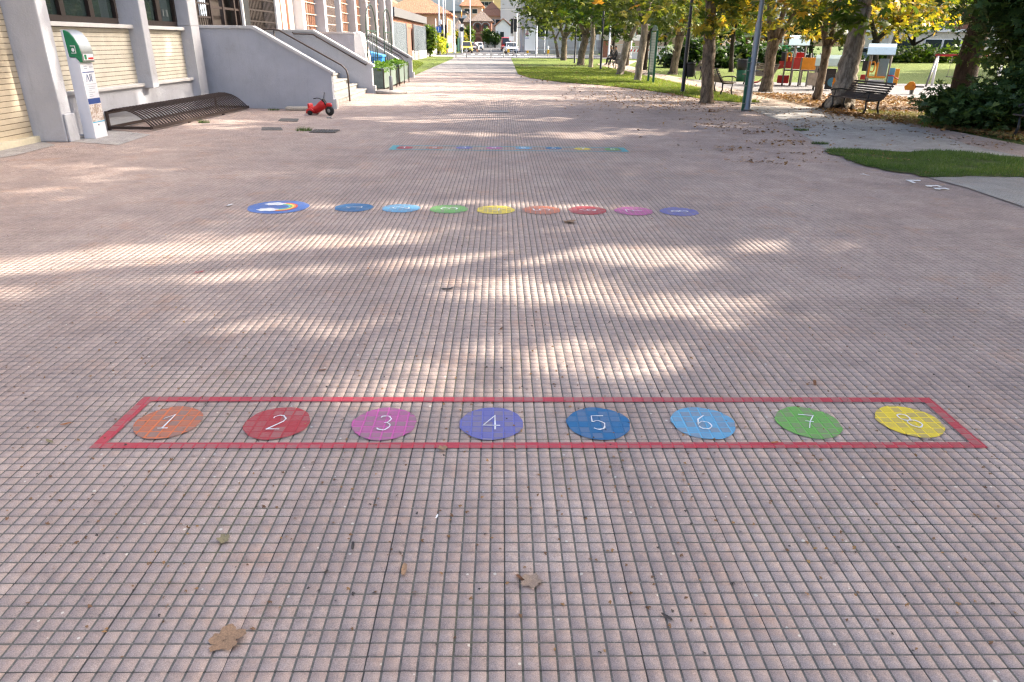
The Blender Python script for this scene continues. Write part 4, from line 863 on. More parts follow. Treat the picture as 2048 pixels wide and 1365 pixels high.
pts=np.stack([gx,gy,np.zeros_like(gx)],1)
best=np.full(len(gx),-1); tt=np.zeros(len(gx)); sc=np.full(len(gx),-1.)
for i,(x,y,z,r,rz) in enumerate(SHX):
    D=np.array([r,r,rz]); o=(pts-np.array([x,y,z]))/D; d=Sv/D
    a=(d*d).sum(); b=(o*d).sum(1); c=(o*o).sum(1)-1; disc=b*b-a*c
    ok=disc>0; q=np.sqrt(np.maximum(disc,0)); u=rng.random(len(gx)); t=(-b-q+2*q*u)/a
    pr=rng.random(len(gx))*q; pr[~ok]=-1; better=pr>sc; best[better&ok]=i; tt[better&ok]=t[better&ok]; sc=np.where(better&ok,pr,sc)
for i,(x,y,z,r,rz) in enumerate(SHX):
    lab='unseen tall plane tree added right of the plaza for the shade it casts' if i else 'tall dark-leaved tree rising behind the big bush at the right edge'
    T=thing('plane_tree',lab,'tree',(x,y,0),0,'tall plane trees right of the plaza' if i else None); mb=MB()
    P=[Vector((x,y,-.1)),Vector((x+.02,y,.4)),Vector((x+.1,y,3.)),Vector((x+.1,y+.2,z-3.)),Vector((x-.1,y+.1,z+2.5))]; Rr=[.58,.44,.38,.3,.1] if i else [.42,.30,.27,.22,.1]
    P,Rr=wobble(P,Rr,4); mb.tube(P,Rr,12)
    for k in range(9):
        a=k*2.4; zz=3.4+.75*k; q=Vector((x+.1,y+.1,zz)); e=Vector((x+r*.75*math.cos(a),y+r*.75*math.sin(a),zz+2.4))
        mb.tube([q,q.lerp(e,.5)+Vector((0,0,.4)),e],[.13,.08,.02],7)
    mb.build('trunk',m_barkpl if i else m_barkdk,T,world=True)
    sel=best==i; L=pts[sel]+Sv*tt[sel][:,None]; L=L[L[:,2]>2.6]
    if i==0:
        ok=[]
        E=clumps((12.7,17.3,3.35),(2.15,1.9,2.2),150,55,.38,.7,.3); leaves('low_branches',E[E[:,2]>1.2],.19,m_bush,T,5)
        mb2=MB()
        for a in range(7):
            q=Vector((x,y,2.2+.4*a)); e=Vector((13.0+1.6*math.cos(a*2.1),17.7+1.6*math.sin(a*2.1),2.0+.45*a)); mb2.tube([q,q.lerp(e,.5)+Vector((0,0,.5)),e],[.09,.05,.015],6)
        mb2.build('limbs',m_barkdk,T,world=True)
    leaves('crown',L,.2,LM['PLANE'] if i else LM['DARK'],T,3,.45)

src=[o for o in COL.objects if o.get('group')=='tall plane trees right of the plaza'][2]
for (x,y) in [(41,45),(46,53),(53,61)]:
    dup(src,(x,y,0),random.random()*6)  # extra unseen trees, added to cast shade on the park lawn
for e,(x,y,n) in enumerate([(1602,262,330),(1640,289,330)]):
    c=G(x,y); o=blades('weed_tuft',['small weed tuft along the joint of paving and apron, farther from the grass patch','small weed tuft at the joint just before the grass patch'][e],[(c.x+.16*math.cos(a),c.y+.10*math.sin(a),0) for a in np.linspace(0,2*PI,12)[:-1]],n,.05,.004,LM['PLANE'],.006); o['category']='weed'; del o['kind']
# big bush at the right edge and low shrubs
def shrub(label,c,r,n,per,mat,size,k=5,name='bush',cat='bush',spread=.25,shell=.35):
    T=thing(name,label,cat,(c[0],c[1],0)); mb=MB()
    for i in range(14):
        a=random.random()*2*PI; e=Vector((c[0]+.7*r[0]*math.cos(a),c[1]+.7*r[1]*math.sin(a),c[2]+r[2]*random.uniform(-.2,.7)))
        b=Vector((c[0]+.2*r[0]*math.cos(a),c[1]+.2*r[1]*math.sin(a),-.05)); mb.tube([b,b.lerp(e,.5)+Vector((0,0,.15)),e],[.03,.02,.006],5)
    mb.build('stems',m_barkdk,T,world=True)
    Q=clumps(c,r,n,per,spread,0,shell); Q=Q[Q[:,2]>.05]; leaves('foliage',Q,size,mat,T,k); return T
T=shrub('large dark green bush with maple-like leaves spreading over the pavement edge',(11.9,15.9,.65),(1.7,1.5,.8),140,38,m_bush,.12,spread=.17)
Q=np.vstack([clumps((10.1,15.5,.38),(.85,.9,.5),52,34,.12,0,.3),clumps((13.0,16.0,1.5),(1.8,1.5,1.5),125,34,.2,0,.3),clumps((9.5,15.7,.55),(.5,.55,.3),16,26,.10,0,.2)]); leaves('foliage',Q[Q[:,2]>.04],.11,m_bush,T,5)
shrub('low dark juniper shrub right of the black lamp post',(14.6,56,.5),(3.2,2.2,1.35),90,40,LM['DARK'],.34,3)
shrub('low dark juniper shrub around the thin dark trunk',(19.3,58,.5),(3.6,2.2,1.2),90,40,LM['DARK'],.34,3)
shrub('green low ground plants around the foot of the cedar',(46.5,83.0,.3),(7.0,3.,1.1),110,30,LM['PLANE'],.42,3,'shrub','shrub',.5)
# ivy and yellow shrub at the left far end
shrub('dark green ivy on the end of the brick garage',(-8.05,85,1.8),(.45,1.3,1.5),70,40,LM['PLANE'],.28,3,'climbing_plant','climbing plant')
shrub('bright yellow-green bush beside the brick garage end',(-8.1,97.5,1.5),(.9,1.2,1.5),80,40,leaf_mat('lime_leaf',[(0,(.20,.26,.02)),(.5,(.38,.42,.05)),(1,(.55,.52,.10))],.4),.28,3,'bush','bush')

# ---------------------------------------------------------------- grass blades, fallen leaves
m_blade=leaf_mat('grass_blade',[(0,(.035,.075,.017)),(.5,(.065,.13,.026)),(.82,(.12,.18,.045)),(1,(.26,.20,.09))],.3)
m_bladel=leaf_mat('lawn_blade',[(0,(.07,.115,.022)),(.5,(.14,.19,.04)),(.85,(.23,.26,.07)),(1,(.36,.29,.12))],.35)
blades('grass_blades','tufty green grass of the small patch at the right edge of the plaza',gp,40000,.045,.0035,m_blade,.012)
blades('grass_blades','short sunlit lawn grass along the far plaza edge',[*le,(8.0,22.4,0),(7.4,60,0),(1,60,0)],170000,.07,.011,m_bladel,.01,52)
blades('grass_blades','grass of the narrow verge before the grey gates',[(-4.7,37,0),(-5.2,46,0),(-6.0,58,0),(-8.4,70,0),(-9,50,0),(-9,37,0)],40000,.09,.014,m_bladel,.008)
blades('grass_blades','dry grass and soil fringe under the big bush and bench',[(9.0,18.2,0),(9.6,15.5,0),(10.1,13.4,0),(13,12.6,0),(13,19,0),(9.8,20,0)],20000,.06,.005,leaf_mat('dry_blade',[(0,(.16,.13,.06)),(.5,(.20,.19,.07)),(1,(.10,.14,.04))],.2),.014)
for (x,y,rr,n,lab) in [(607,262,.11,260,'grass tuft growing beside the slotted drain grate'),(548,221,.10,200,'small weed tuft at the foot of the grey stair wall'),(408,246,.08,200,'small green weed on the paving near the bicycle rack')]:
    c=G(x,y); ring=[(c.x+rr*1.5*math.cos(a),c.y+rr*math.sin(a),0) for a in np.linspace(0,2*PI,14)[:-1]]
    o=blades('weed_tuft',lab,ring,n,.09 if n>300 else (.012 if n<100 else .03) if n<170 else .06,.0035 if n>100 else .0016,m_blade if n>100 else LM['PLANE'],0); o['category']='weed'; del o['kind']
def leaf_mesh(kind):
    """a dry curled leaf, about 1 unit long, with real lobes and relief"""
    mb=MB(); n=60; out=[]
    for i in range(n):
        a=2*PI*i/n
        r=(.30+.19*abs(math.cos(2.5*a+.3*math.sin(a)))**.9+.025*math.sin(13*a))*(1+.22*math.cos(a)) if kind<3 else (.26+.2*abs(math.cos(a))**3)
        r*=1+random.uniform(-.07,.07); x,y=r*math.cos(a)*1.1,r*math.sin(a)*(.9 if kind<3 else .55)
        out.append((x,y))
    c_=[.55,.9,.35,.7,1.1][kind]
    hz=lambda x,y:.10+c_*(.55*y*y+.35*x*x*(1 if x>0 else .3))+.02*math.sin(8*x+5*y)-.09*math.exp(-60*y*y)*.3
    vs=[(0,0,hz(0,0))]+[(x*.5,y*.5,hz(x*.5,y*.5)) for x,y in out]+[(x,y,hz(x,y)) for x,y in out]
    fs=[(0,1+i,1+(i+1)%n) for i in range(n)]+[(1+i,1+n+i,1+n+(i+1)%n,1+(i+1)%n) for i in range(n)]
    mb.add(vs,fs,True); mb.tube([(.0,0,.08),(.3,0.02,.07),(.62,.06,.05)],.012,5)
    o=mb.build('fallen_leaf',m_leafdry); me=o.data; bpy.data.objects.remove(o); return me
m_leaf2=pm('brown_leaf',(.17,.075,.035),.75,.3,18.); m_leaf3=pm('dark_leaf',(.055,.045,.04),.7,.2,18.); m_leaf4=pm('rust_leaf',(.33,.13,.045),.75,.3,18.)
LME=[leaf_mesh(k) for k in range(5)]
def fl(x,y,size,k,mat,label,group=None,rz=None,z=.0):
    c=G(x,y); me=LME[k]
    key=(k,mat.name)
    if key not in _lm: m2=me.copy(); m2.materials.clear(); m2.materials.append(mat); _lm[key]=m2
    o=bpy.data.objects.new('fallen_leaf',_lm[key]); COL.objects.link(o); o.location=(c.x,c.y,z-.05*size+.004); o.scale=(size,)*3; o.rotation_euler=(random.uniform(-.1,.1),random.uniform(-.1,.1),rz if rz is not None else random.random()*6.28)
    return tag(o,label,'leaf',group)
_lm={}
fl(447,1285,.105,0,m_leafdry,'large pale brown curled leaf in the left foreground',rz=.4)
fl(1066,1165,.075,1,pm('grey_leaf',(.27,.20,.15),.8,.3,18.),'torn grey-brown leaf in the middle foreground')
fl(1042,1160,.045,3,m_leaf2,'small reddish brown leaf scrap touching the torn grey-brown leaf')
fl(808,1142,.06,3,m_leafdry,'small tan leaf piece in the foreground left of centre')
fl(448,1083,.05,1,pm('olive_leaf',(.24,.20,.11),.8,.3,18.),'small olive leaf scrap in the left foreground')
fl(885,898,.05,1,m_leafdry,'tan dry leaf lying on the near red painted line')
fl(1629,768,.06,3,m_leaf2,'dark brown leaf behind the red strip above circle 7')
fl(1549,887,.04,3,m_leaf4,'little rusty leaf on the near red line below circle 6')
fl(132,850,.045,4,m_leaf4,'little rusty leaf left of the red outlined strip')
fl(1137,445,.14,0,m_leafdry,'tan leaf lying just below the red and orange circles of the open row')
fl(895,580,.09,4,m_leaf3,'dark curled scrap on the paving left of centre')
fl(706,1094,.04,3,m_leaf3,'dark flat speck of leaf in the left middle foreground')
fl(1333,1236,.04,3,m_leaf3,'dark flat leaf speck in the right foreground')
fl(1862,348,.17,3,m_leaf4,'orange brown leaf resting on the front edge of the small grass patch')
fl(1751,789,.035,3,m_leafdry,'small tan seed husk behind the red strip above circle 8')
fl(100,885,.05,4,pm('olive_leaf',(.24,.20,.11),.8,.3,18.),'olive scrap at the left edge beside the red strip')
fl(1002,660,.05,4,m_leaf2,'small brown twig-like leaf in the middle of the plaza')
fl(645,742,.04,3,m_leaf2,'small brown leaf left of centre behind the red strip')
o=fl(399,546,.07,4,pm('red_scrap',(.42,.03,.04),.5,.1,9.),'small crumpled red paper scrap on the sunlit paving'); o.name='paper_scrap'; o['category']='litter'
for x,y,s,lab in [(459,412,.11,'flat white paper scrap left of the rainbow roundel'),(1731,351,.12,'white torn paper scrap near the small grass patch'),(566,253,.09,'thin white paper strip between the two dark drain covers'),(874,1035,.022,'tiny white scrap in the middle foreground'),(267,268,.13,'crumpled white paper beside the bicycle rack frame')]:
    o=fl(x,y,s,3,m_white,lab); o.name='paper_scrap'; o['category']='litter'
GL='small brown fallen leaf lying loose on the pavement'
for i in range(150):
    u=random.random()
    if u<.55: x,y=random.uniform(1420,2040),random.uniform(215,335)
    elif u<.8: x,y=random.uniform(1050,1700),random.uniform(175,250)
    else: x,y=random.uniform(60,1980),random.triangular(250,620,300)
    if 1640<x and y>295: continue
    fl(x,y,random.uniform(.035,.085)*(1 if u<.8 else .35),random.randint(0,4),random.choice([m_leafdry,m_leaf2,m_leaf2,m_leaf4]),GL,'fallen leaves on the pavement',z=.008)
# drifts of leaves too many to count
def litter(name,label,n,fn,size,mat):
    Q=np.array([fn() for _ in range(n)]); o=leaves(name,Q,size,mat,None,3,.35); return tag(o,label,'leaves',kind='stuff')
m_lit=leaf_mat('litter_leaf',[(0,(.10,.05,.025)),(.4,(.20,.10,.045)),(.75,(.32,.17,.06)),(1,(.42,.27,.09))],.1)
APC=[]
while len(APC)<70:
    p=G(random.uniform(1400,2048),random.triangular(204,345,222))
    if p.y>9.8: APC.append((p.x,p.y,random.uniform(.06,.3)))
def f_bits():
    p=G(random.uniform(-60,2100),random.triangular(240,1365,700)); return (round((p.x-.02)/.05)*.05+.02+random.gauss(0,.012) if random.random()<.6 else p.x,p.y,.004)
litter('ground_debris','tiny leaf crumbs, twigs and grit lying in the joints all over the paving',1050,f_bits,.011,m_lit)
litter('ground_debris','dark specks of dirt scattered over the paving',320,f_bits,.010,m_leaf3)
def f_apron():
    x,y,s_=random.choice(APC); f=1 if random.random()<.72 else 6
    return (x+random.gauss(0,s_*1.3*f),max(9.7,y+random.gauss(0,s_*.7*f)),.016)
litter('leaf_litter','scattered brown leaves over the concrete apron on the right',1300,f_apron,.045,m_lit)
litter('leaf_litter','drift of brown leaves along the soil edge below the benches and bush',2600,lambda:(lambda t:(8.9+1.9*t+random.gauss(.15,.35),19.3-6.2*t+random.gauss(0,.5),.03))(random.random()),.075,m_lit)
litter('leaf_litter','rusty leaves scattered along the lawn edge of the plaza',1600,lambda:(lambda p:(p.x,p.y,.02))(G(random.triangular(1100,1560,1330),random.triangular(164,232,192))),.045,m_lit)
litter('leaf_litter','pale brown leaves on the soil around the tree trunks beyond the path',3000,lambda:(random.uniform(9.0,14),random.uniform(19.5,26.5),.035),.08,m_lit)
litter('leaf_litter','brown leaves fallen on the lawn under the first tree row',900,lambda:(lambda y:(random.uniform(max(1,6.5-(y-24)*.7),9.),y,.05))(random.uniform(24,58)),.07,m_lit)
# ---------------------------------------------------------------- benches, lamp posts, bins, notice board
def make_bench(label,loc,rz,wood):
    T=thing('park_bench',label,'bench',loc,rz); L=.88
    P=lambda n,mb,mat,bv=0:mb.build(n,mat,T,bevel=bv)
    s=MB()
    for k in range(6):
        x=-.40+k*.072; z=.45-.02*math.sin(k/5*PI)
        s.b2(x,x+.058,-L,L,z-.03,z)
    P('seat',s,wood,.006); b=MB()
    for k in range(8):
        f=k/7; x=.05+.24*f; z=.47+.40*f-.03*math.sin(f*PI)
        b.box((x,0,z),(.025,2*L,.05),m=Matrix.Rotation(math.radians(30),3,'Y'))
    P('backrest',b,wood,.006)
    for y in (-L+.12,L-.12):
        P('leg',MB().tube([(-.36,y,0),(-.30,y,.2),(-.33,y,.40),(.03,y,.41),(.10,y,.50),(.33,y,.88)],[.03,.028,.026,.028,.026,.02],7).tube([(.03,y,.41),(.02,y,.2),(.10,y,0)],.028,7),m_black)
        P('armrest',MB().tube([(.12,y,.60),(-.1,y,.64),(-.36,y,.63),(-.42,y,.60)],[.018,.02,.024,.028],7).tube([(-.30,y,.42),(-.28,y,.62)],.016,6),m_black)
    return T
g=lambda x,y,z=0:tuple(G(x,y,z))
o=make_bench('dark slatted bench in front of the giant leaning plane trunk',(9.52,19.3,0),.12,m_wood); o.scale=(1,1,.88)
make_bench('dark slatted bench cut off by the right edge, beside the big bush',(10.55,13.35,0),.08,m_wood)
make_bench('green-grey bench half hidden behind the straight thick trunk, turned away',(7.55,26.0,0),PI+.1,m_woodlt)
q=G(1384,160); make_bench('brown wooden bench beyond the black lamp post with the litter bin',(q.x+.5,q.y+.4,0),.15,m_woodlt)
q=G(1226,141); make_bench('empty pale wooden bench in front of the seated couple',(q.x+.35,q.y+.8,0),.15,m_woodlt)
q=G(1230,131); make_bench('bench the seated couple is sitting on',(q.x+.05,q.y+.6,0),.1,m_woodlt); PB=Vector((q.x+.05,q.y+.6,0))
q=G(1513,173); make_bench('brown bench between the grey lamp post and the low-forking pale trunk',(q.x+.3,q.y+.5,0),.2,m_woodlt)

def lamp_post(label,base,mat,r0,r1,h,zs=None,arm=None,group=None):
    b=G(*base) if len(base)==2 else Vector(base); T=thing('lamp_post',label,'lamp post',(b.x,b.y,0),0,group)
    zs=zs or 2.1
    MB().lathe([(r0*1.25,0),(r0*1.25,.06),(r0,.08),(r0,zs),(r1,zs+.12),(r1*.8,h)],n=14).build('pole',mat,T)
    hd=MB()
    if arm: hd.tube([(0,0,h-.2),(arm*.5,0,h+.02),(arm,0,h)],.03,6)
    a=arm or 0
    hd.lathe([(.05,h-.02),(.28,h),(.30,h+.06),(.12,h+.14)],(a,0,0),14); hd.build('lamp_head',m_galv,T)
    MB().lathe([(.05,h-.06),(.20,h-.02)],(a,0,0),12).build('lamp_glass',m_white,T)
    return T
lamp_post('thick galvanised grey lamp post at the edge of the concrete apron',(1494,222),m_galv,.083,.062,7.5)
L2=lamp_post('black lamp post carrying a dark litter bin',(1365,186.5),m_black,.072,.058,6.0,1.9)
lamp_post('black lamp post standing left of the seated couple',(1201,140.5),m_black,.075,.06,6.2,1.9)
lamp_post('black lamp post farthest back between the dark forked and the stout trunk',(1149,127.5),m_black,.075,.06,6.2,1.9)
q=G(1487,222); T=thing('sign_post','dark green post strapped with steel bands to the grey lamp post',"post",(q.x,q.y+.04,0))
MB().b2(-.05,.05,-.03,.03,0,1.33).build('post',m_dkgreen,T,bevel=.01)
for z in (.18,.62,1.0,1.2): MB().b2(-.056,.26,-.075,-.055,z,z+.02).build('band',m_galv,T)
q=G(1365,186.5); T=thing('litter_bin','dark grey litter bin hanging on the black lamp post','bin',(q.x+.20,q.y-.02,.55))
MB().lathe([(.11,0),(.135,.02),(.155,.44),(.165,.46),(.145,.46),(.12,.06)],n=18).build('bucket',pm('dark_grey_plastic',(.045,.045,.05),.6,.2,5.),T)
MB().lathe([(.158,.40),(.168,.44),(.166,.49),(.15,.47)],n=18).build('liner',m_black,T); MB().bar((-.2,0,.1),(-.1,0,.1),.03).bar((-.2,0,.35),(-.13,0,.35),.03).build('bracket',m_galv,T)
q=G(1483,163); T=thing('litter_bin','round dark green litter bin with a black bag over its rim','bin',(q.x,q.y,0))
MB().lathe([(.25,0),(.27,.05),(.29,.62)],n=20).build('body',m_dkgreen,T); MB().lathe([(.295,.52),(.31,.70),(.32,.98),(.30,1.0),(.28,.8)],n=20).build('bin_bag',m_black,T); MB().bar((.36,0,0),(.36,0,.8),.06).bar((.24,0,.72),(.36,0,.72),.04).build('post',m_dkgreen,T)
# notice board
a,b=G(1296,165),G(1306,168); d=(b-a); rz=math.atan2(d.y,d.x); W=d.length
T=thing('notice_board','tall narrow green park notice board with pale panel between two posts','notice board',tuple(a),rz)
for x in (0,W): MB().b2(x-.045,x+.045,-.045,.045,0,2.15).build('post',m_dkgreen,T,bevel=.012)
MB().extr([(W*f,-.03,2.16+.22*math.sin(PI*f)) for f in np.linspace(0,1,9)],(0,.06,0)).build('top_arch',pm('grey_green',(.10,.16,.14),.5,.1,4.),T)
nb=NT('notice_panel'); sp=nb.n('SeparateXYZ',{0:nb.obj()}); ln=nb.math('FRACT',nb.math('MULTIPLY',sp.outputs[2],9.)); nb.col(nb.mix(nb.math('MULTIPLY',nb.math('LESS_THAN',ln,.25),.5),nb.mix(nb.noise(4.,3,.5,nb.obj()),(.26,.33,.28),(.38,.44,.38)),(.12,.18,.15)),.25,.5)
MB().b2(.05,W-.05,-.02,.02,.45,2.1).build('panel',nb.m,T); MB().b2(.05,W-.05,-.025,.025,.34,.45).build('lower_rail',m_dkgreen,T)

# ---------------------------------------------------------------- playground
m_pr=pm('play_red',(.42,.035,.03),.45,.12,5.); m_po=pm('play_orange',(.72,.26,.02),.45,.12,5.); m_pb=pm('play_blue',(.10,.30,.46),.45,.1,5.); m_pd=pm('play_dark',(.035,.033,.036),.5,.15,5.); m_pp=pm('play_post',(.20,.185,.17),.5,.1,5.,metal=.2); m_roof=pm('play_roof',(.52,.66,.72),.3,.05,2.); m_beige=pm('play_beige',(.50,.41,.34),.6,.2,6.)
def playhouse(label,base,rz,posts,panels,roof,name='play_house'):
    b=Vector((base[0],base[1],0)); T=thing(name,label,'play house',tuple(b),rz)
    for (x,y,h) in posts: MB().lathe([(.035,0),(.035,h),(.02,h+.02)],(x,y,0),8).build('post',m_pp,T)
    for (nm,x0,x1,y0,y1,z0,z1,m) in panels: MB().b2(x0,x1,y0,y1,z0,z1).build(nm,m,T,bevel=.015)
    if roof:
        x0,x1,y0,y1,z0,z1=roof; ym=(y0+y1)/2
        pr=lambda s:[(0,0,z1),(0,s*(ym-y0)*.45,z1-(z1-z0)*.28),(0,s*(ym-y0),z0),(0,s*(ym-y0),z0+.03),(0,s*(ym-y0)*.45,z1-(z1-z0)*.24),(0,0,z1+.045)]
        for s in (-1,1): MB().extr([(x0,ym+s*0.001+p[1],p[2]) for p in pr(s)],(x1-x0,0,0)).build('roof',m_roof,T)
        for x in (x0+.03,x1-.05): MB().extr([(x,y0+.05,z0-.02),(x,y1-.05,z0-.02),(x,ym,z1-.03)],(.03,0,0)).build('gable',m_pd,T)
    return T
q=G(1600,173); T=playhouse('play structure with red slide, orange and red panels and pale blue roof',q,-.36,
 [(-.75,-.2,1.45),(-.45,-.35,1.7),(-.4,.5,1.7),(.0,.5,1.7),(.22,-.4,1.32),(.60,-.4,1.32),(.62,.4,1.32),(-.1,-.38,1.15),(-.75,.45,1.45)],
 [('panel',-.72,-.47,-.24,-.20,.72,1.18,m_pr),('panel',-.42,-.14,-.40,-.36,.70,1.16,m_pr),('panel',-.08,.52,-.44,-.40,.68,1.16,m_po),('panel',.58,.80,-.36,-.32,.70,1.15,m_pr),('platform',-.75,.80,-.34,.5,.62,.67,m_pd),('panel',-.95,-.73,-.1,.3,.86,1.36,m_pd),('bench_box',-.98,-.5,.1,.4,.1,.42,m_red),('panel',-.35,-.02,.48,.52,1.0,1.35,m_red)],(-.72,.10,-.45,.62,1.62,1.98))
MB().extr([(-.78,-.15,.80),(-.95,-.15,.86),(-1.15,-.15,.72),(-1.75,-.15,.16),(-2.05,-.15,.10),(-2.05,-.15,.05),(-1.75,-.15,.10),(-1.15,-.15,.64),(-.78,-.15,.72)],(0,.42,0)).b2(-1.0,-.8,-.2,-.14,.8,1.0).build('slide',m_pr,T)
MB().tube([(-.70,-.30,1.0),(-.70,-.30,1.30),(-.62,-.30,1.36),(-.55,-.30,1.28),(-.55,-.30,1.0)],.03,6).tube([(.64,-.45,.75),(.70,-.45,1.02),(.66,-.45,1.14),(.56,-.45,1.1)],.03,6).build('grab_rail',m_po,T)
q=G(1645,181); T=playhouse('low play house with beige panel, dark round window panel and pale blue roof',q,-.38,
 [(-.36,-.3,.95),(.46,-.3,.95),(-.36,.3,.95),(.46,.3,.95)],
 [('panel',-.62,-.20,-.36,-.33,.18,.66,m_beige),('panel',-.30,-.05,-.30,-.27,.0,.35,m_pb),('panel',-.30,.40,.31,.34,.2,.8,m_pd),('seat',-.3,.4,.0,.25,.25,.29,m_po)],(-.44,.52,-.36,.36,.90,1.26))
mb=MB(); n=24; c0=(.36,.36); O=[(-.24,-.28),(.24,-.28),(.24,.28),(-.24,.28)]
ring=[(.17*math.cos(2*PI*i/n),.17*math.sin(2*PI*i/n)) for i in range(n)]
sq=[(max(-.25,min(.25,x*2.2)),max(-.27,min(.27,y*2.2))) for x,y in ring]
vs=[(.28+x,-.40,.33+y) for x,y in ring]+[(.28+x,-.40,.33+y) for x,y in sq]+[(.28+x,-.36,.33+y) for x,y in ring]+[(.28+x,-.36,.33+y) for x,y in sq]
mb.add(vs,[(i,(i+1)%n,n+(i+1)%n,n+i) for i in range(n)]+[(2*n+i,3*n+i,3*n+(i+1)%n,2*n+(i+1)%n) for i in range(n)]+[(i,2*n+i,2*n+(i+1)%n,(i+1)%n) for i in range(n)]+[(n+i,n+(i+1)%n,3*n+(i+1)%n,3*n+i) for i in range(n)])
mb.build('round_window_panel',m_pd,T); MB().b2(.12,.3,-.3,-.28,.15,.55).build('panel',m_pb,T); MB().b2(.31,.42,-.3,-.28,.15,.55).build('panel',m_po,T)
q=G(1752,170); T=playhouse('farther play house with blue and orange panels and pale blue roof',q,-.46,
 [(-.48,-.3,1.35),(.40,-.35,1.35),(-.40,.4,1.35),(.42,.4,1.35)],
 [('panel',-.72,-.50,-.2,-.16,.58,1.02,m_pd),('panel',-.46,-.38,-.36,-.32,.35,1.0,m_po),('panel',-.14,-.06,-.36,-.32,.35,.95,m_po),('panel',-.05,.34,-.1,-.06,.35,1.12,pm('play_greyblue',(.20,.27,.31),.5,.1,4.)),('panel',.44,.66,-.2,-.16,.05,.74,m_pb),('panel',.60,.86,.15,.19,.02,.70,m_po),('panel',-.72,-.45,.1,.14,.2,.42,m_pr),('counter',-.40,.30,-.38,-.30,.30,.38,m_po),('seat',-.36,.30,-.36,-.1,.05,.22,pm('play_white',(.55,.55,.55),.5))],(-.62,.52,-.55,.55,1.28,1.70))
MB().tube([(.40,-.42,.42),(.62,-.42,.42),(.72,-.42,.33),(.86,-.42,.28)],.03,6).build('grab_rail',m_pr,T)
MB().tube([(-.36,-.40,.58),(-.28,-.40,.55),(-.22,-.40,.62),(-.20,-.40,.9),(-.26,-.40,1.0),(-.34,-.40,.96)],.035,6).build('grab_rail',m_po,T)
# swing
q=G(1862,172); T=thing('swing_frame','swing frame with red top beam and pale slanting legs partly behind the bush','swing',(q.x,q.y,0),-.05)
P=lambda n,mb,mat:mb.build(n,mat,T)
P('beam',MB().tube([(-.1,0,1.30),(3.0,0,1.30)],.055,10),m_pr)
for x in (0,2.9):
    P('leg',MB().tube([(x,-.05,0),(x,0,1.26)],.06,10),m_white); P('leg',MB().tube([(x-.85,-1.2,0),(x-.02,0,1.24)],.045,8),m_pp)
for x in (.8,2.0):
    P('seat',MB().b2(x-.2,x+.2,-.09,.09,.38,.41),m_rubberblk)
    P('chain',MB().tube([(x-.18,0,.40),(x-.15,0,1.26)],.008,4).tube([(x+.18,0,.40),(x+.15,0,1.26)],.008,4),m_pp)
q=G(1822,190); T=thing('spring_rider','orange animal-shaped spring rider with dark seat beside the big bush','spring rider',(q.x,q.y,0),-.5)
P=lambda n,mb,mat:mb.build(n,mat,T)
P('body',MB().extr([(-.24,-.05,.16),(.05,-.05,.16),(.12,-.05,.26),(.06,-.05,.40),(-.02,-.05,.46),(-.14,-.05,.44),(-.22,-.05,.34),(-.28,-.05,.28)],(0,.1,0)),m_po)
P('seat',MB().b2(.08,.36,-.09,.09,.26,.31),m_rubberblk); P('spring',MB().tube([(.0+.07*math.cos(i*.9),.07*math.sin(i*.9),.0+i*.0045) for i in range(36)],.014,5),m_pp); P('handle',MB().tube([(0,-.16,.34),(0,.16,.34)],.018,6),m_pr)

# ---------------------------------------------------------------- people
def person(name,label,joints,edges,mats,loc,rz,cat='person'):
    """one continuous body grown from a skeleton; faces take the clothing of the nearest bone"""
    me=bpy.data.meshes.new(name); names=list(joints); idx={n:i for i,n in enumerate(names)}
    me.from_pydata([joints[n][:3] for n in names],[(idx[a],idx[b]) for a,b,_ in edges],[])
    o=bpy.data.objects.new(name,me); COL.objects.link(o)
    sk=o.modifiers.new('skin','SKIN'); sk.use_smooth_shade=True
    for n in names:
        v=me.skin_vertices[0].data[idx[n]]; r=joints[n][3]; v.radius=(r,r if len(joints[n])<5 else joints[n][4]); v.use_root=(n=='pelvis')
    ss=o.modifiers.new('sub','SUBSURF'); ss.levels=1; ss.render_levels=1
    dg=bpy.context.evaluated_depsgraph_get(); nm=bpy.data.meshes.new_from_object(o.evaluated_get(dg)); o.modifiers.clear(); o.data=nm
    nm.materials.clear()
    for m in mats: nm.materials.append(m)
    for p in nm.polygons:
        c=Vector(p.center); bd=1e9
        for a,b,mi in edges:
            A=Vector(joints[a][:3]); Bv=Vector(joints[b][:3]); d=Bv-A; t=max(0,min(1,(c-A).dot(d)/max(1e-9,d.dot(d)))); e=(c-A-d*t).length
            if e<bd: bd=e; p.material_index=mi
        p.use_smooth=True
    o.location=loc; o.rotation_euler=(0,0,rz); return tag(o,label,cat)
def add_hand(J,E,w,f,side,mi=0):
    """palm with four unequal fingers and a thumb at its side; w wrist, f finger direction"""
    f=Vector(f).normalized(); w=Vector(w); s=Vector(side).normalized(); k=f'h{len(J)}'
    J[k+'p']=(*(w+f*.05),.032,.018); E.append((k[0:0]+_w[0],k+'p',mi))
    for i,(o_,ln) in enumerate([(-.03,.07),(-.01,.08),(.01,.075),(.03,.06)]):
        a=w+f*.09+s*o_; b=a+f*ln*.55+Vector((0,0,-.012)); c_=b+f*ln*.45+Vector((0,0,-.03))
        for t,pnt in zip('abc',(a,b,c_)): J[f'{k}{i}{t}']=(*pnt,.009)
        E+= [(k+'p',f'{k}{i}a',mi),(f'{k}{i}a',f'{k}{i}b',mi),(f'{k}{i}b',f'{k}{i}c',mi)]
    a=w+f*.03+s*-.045; b=a+f*.045+s*-.015; J[k+'ta']=(*a,.011); J[k+'tb']=(*b,.009); E+= [(k+'p',k+'ta',mi),(k+'ta',k+'tb',mi)]
_w=['']
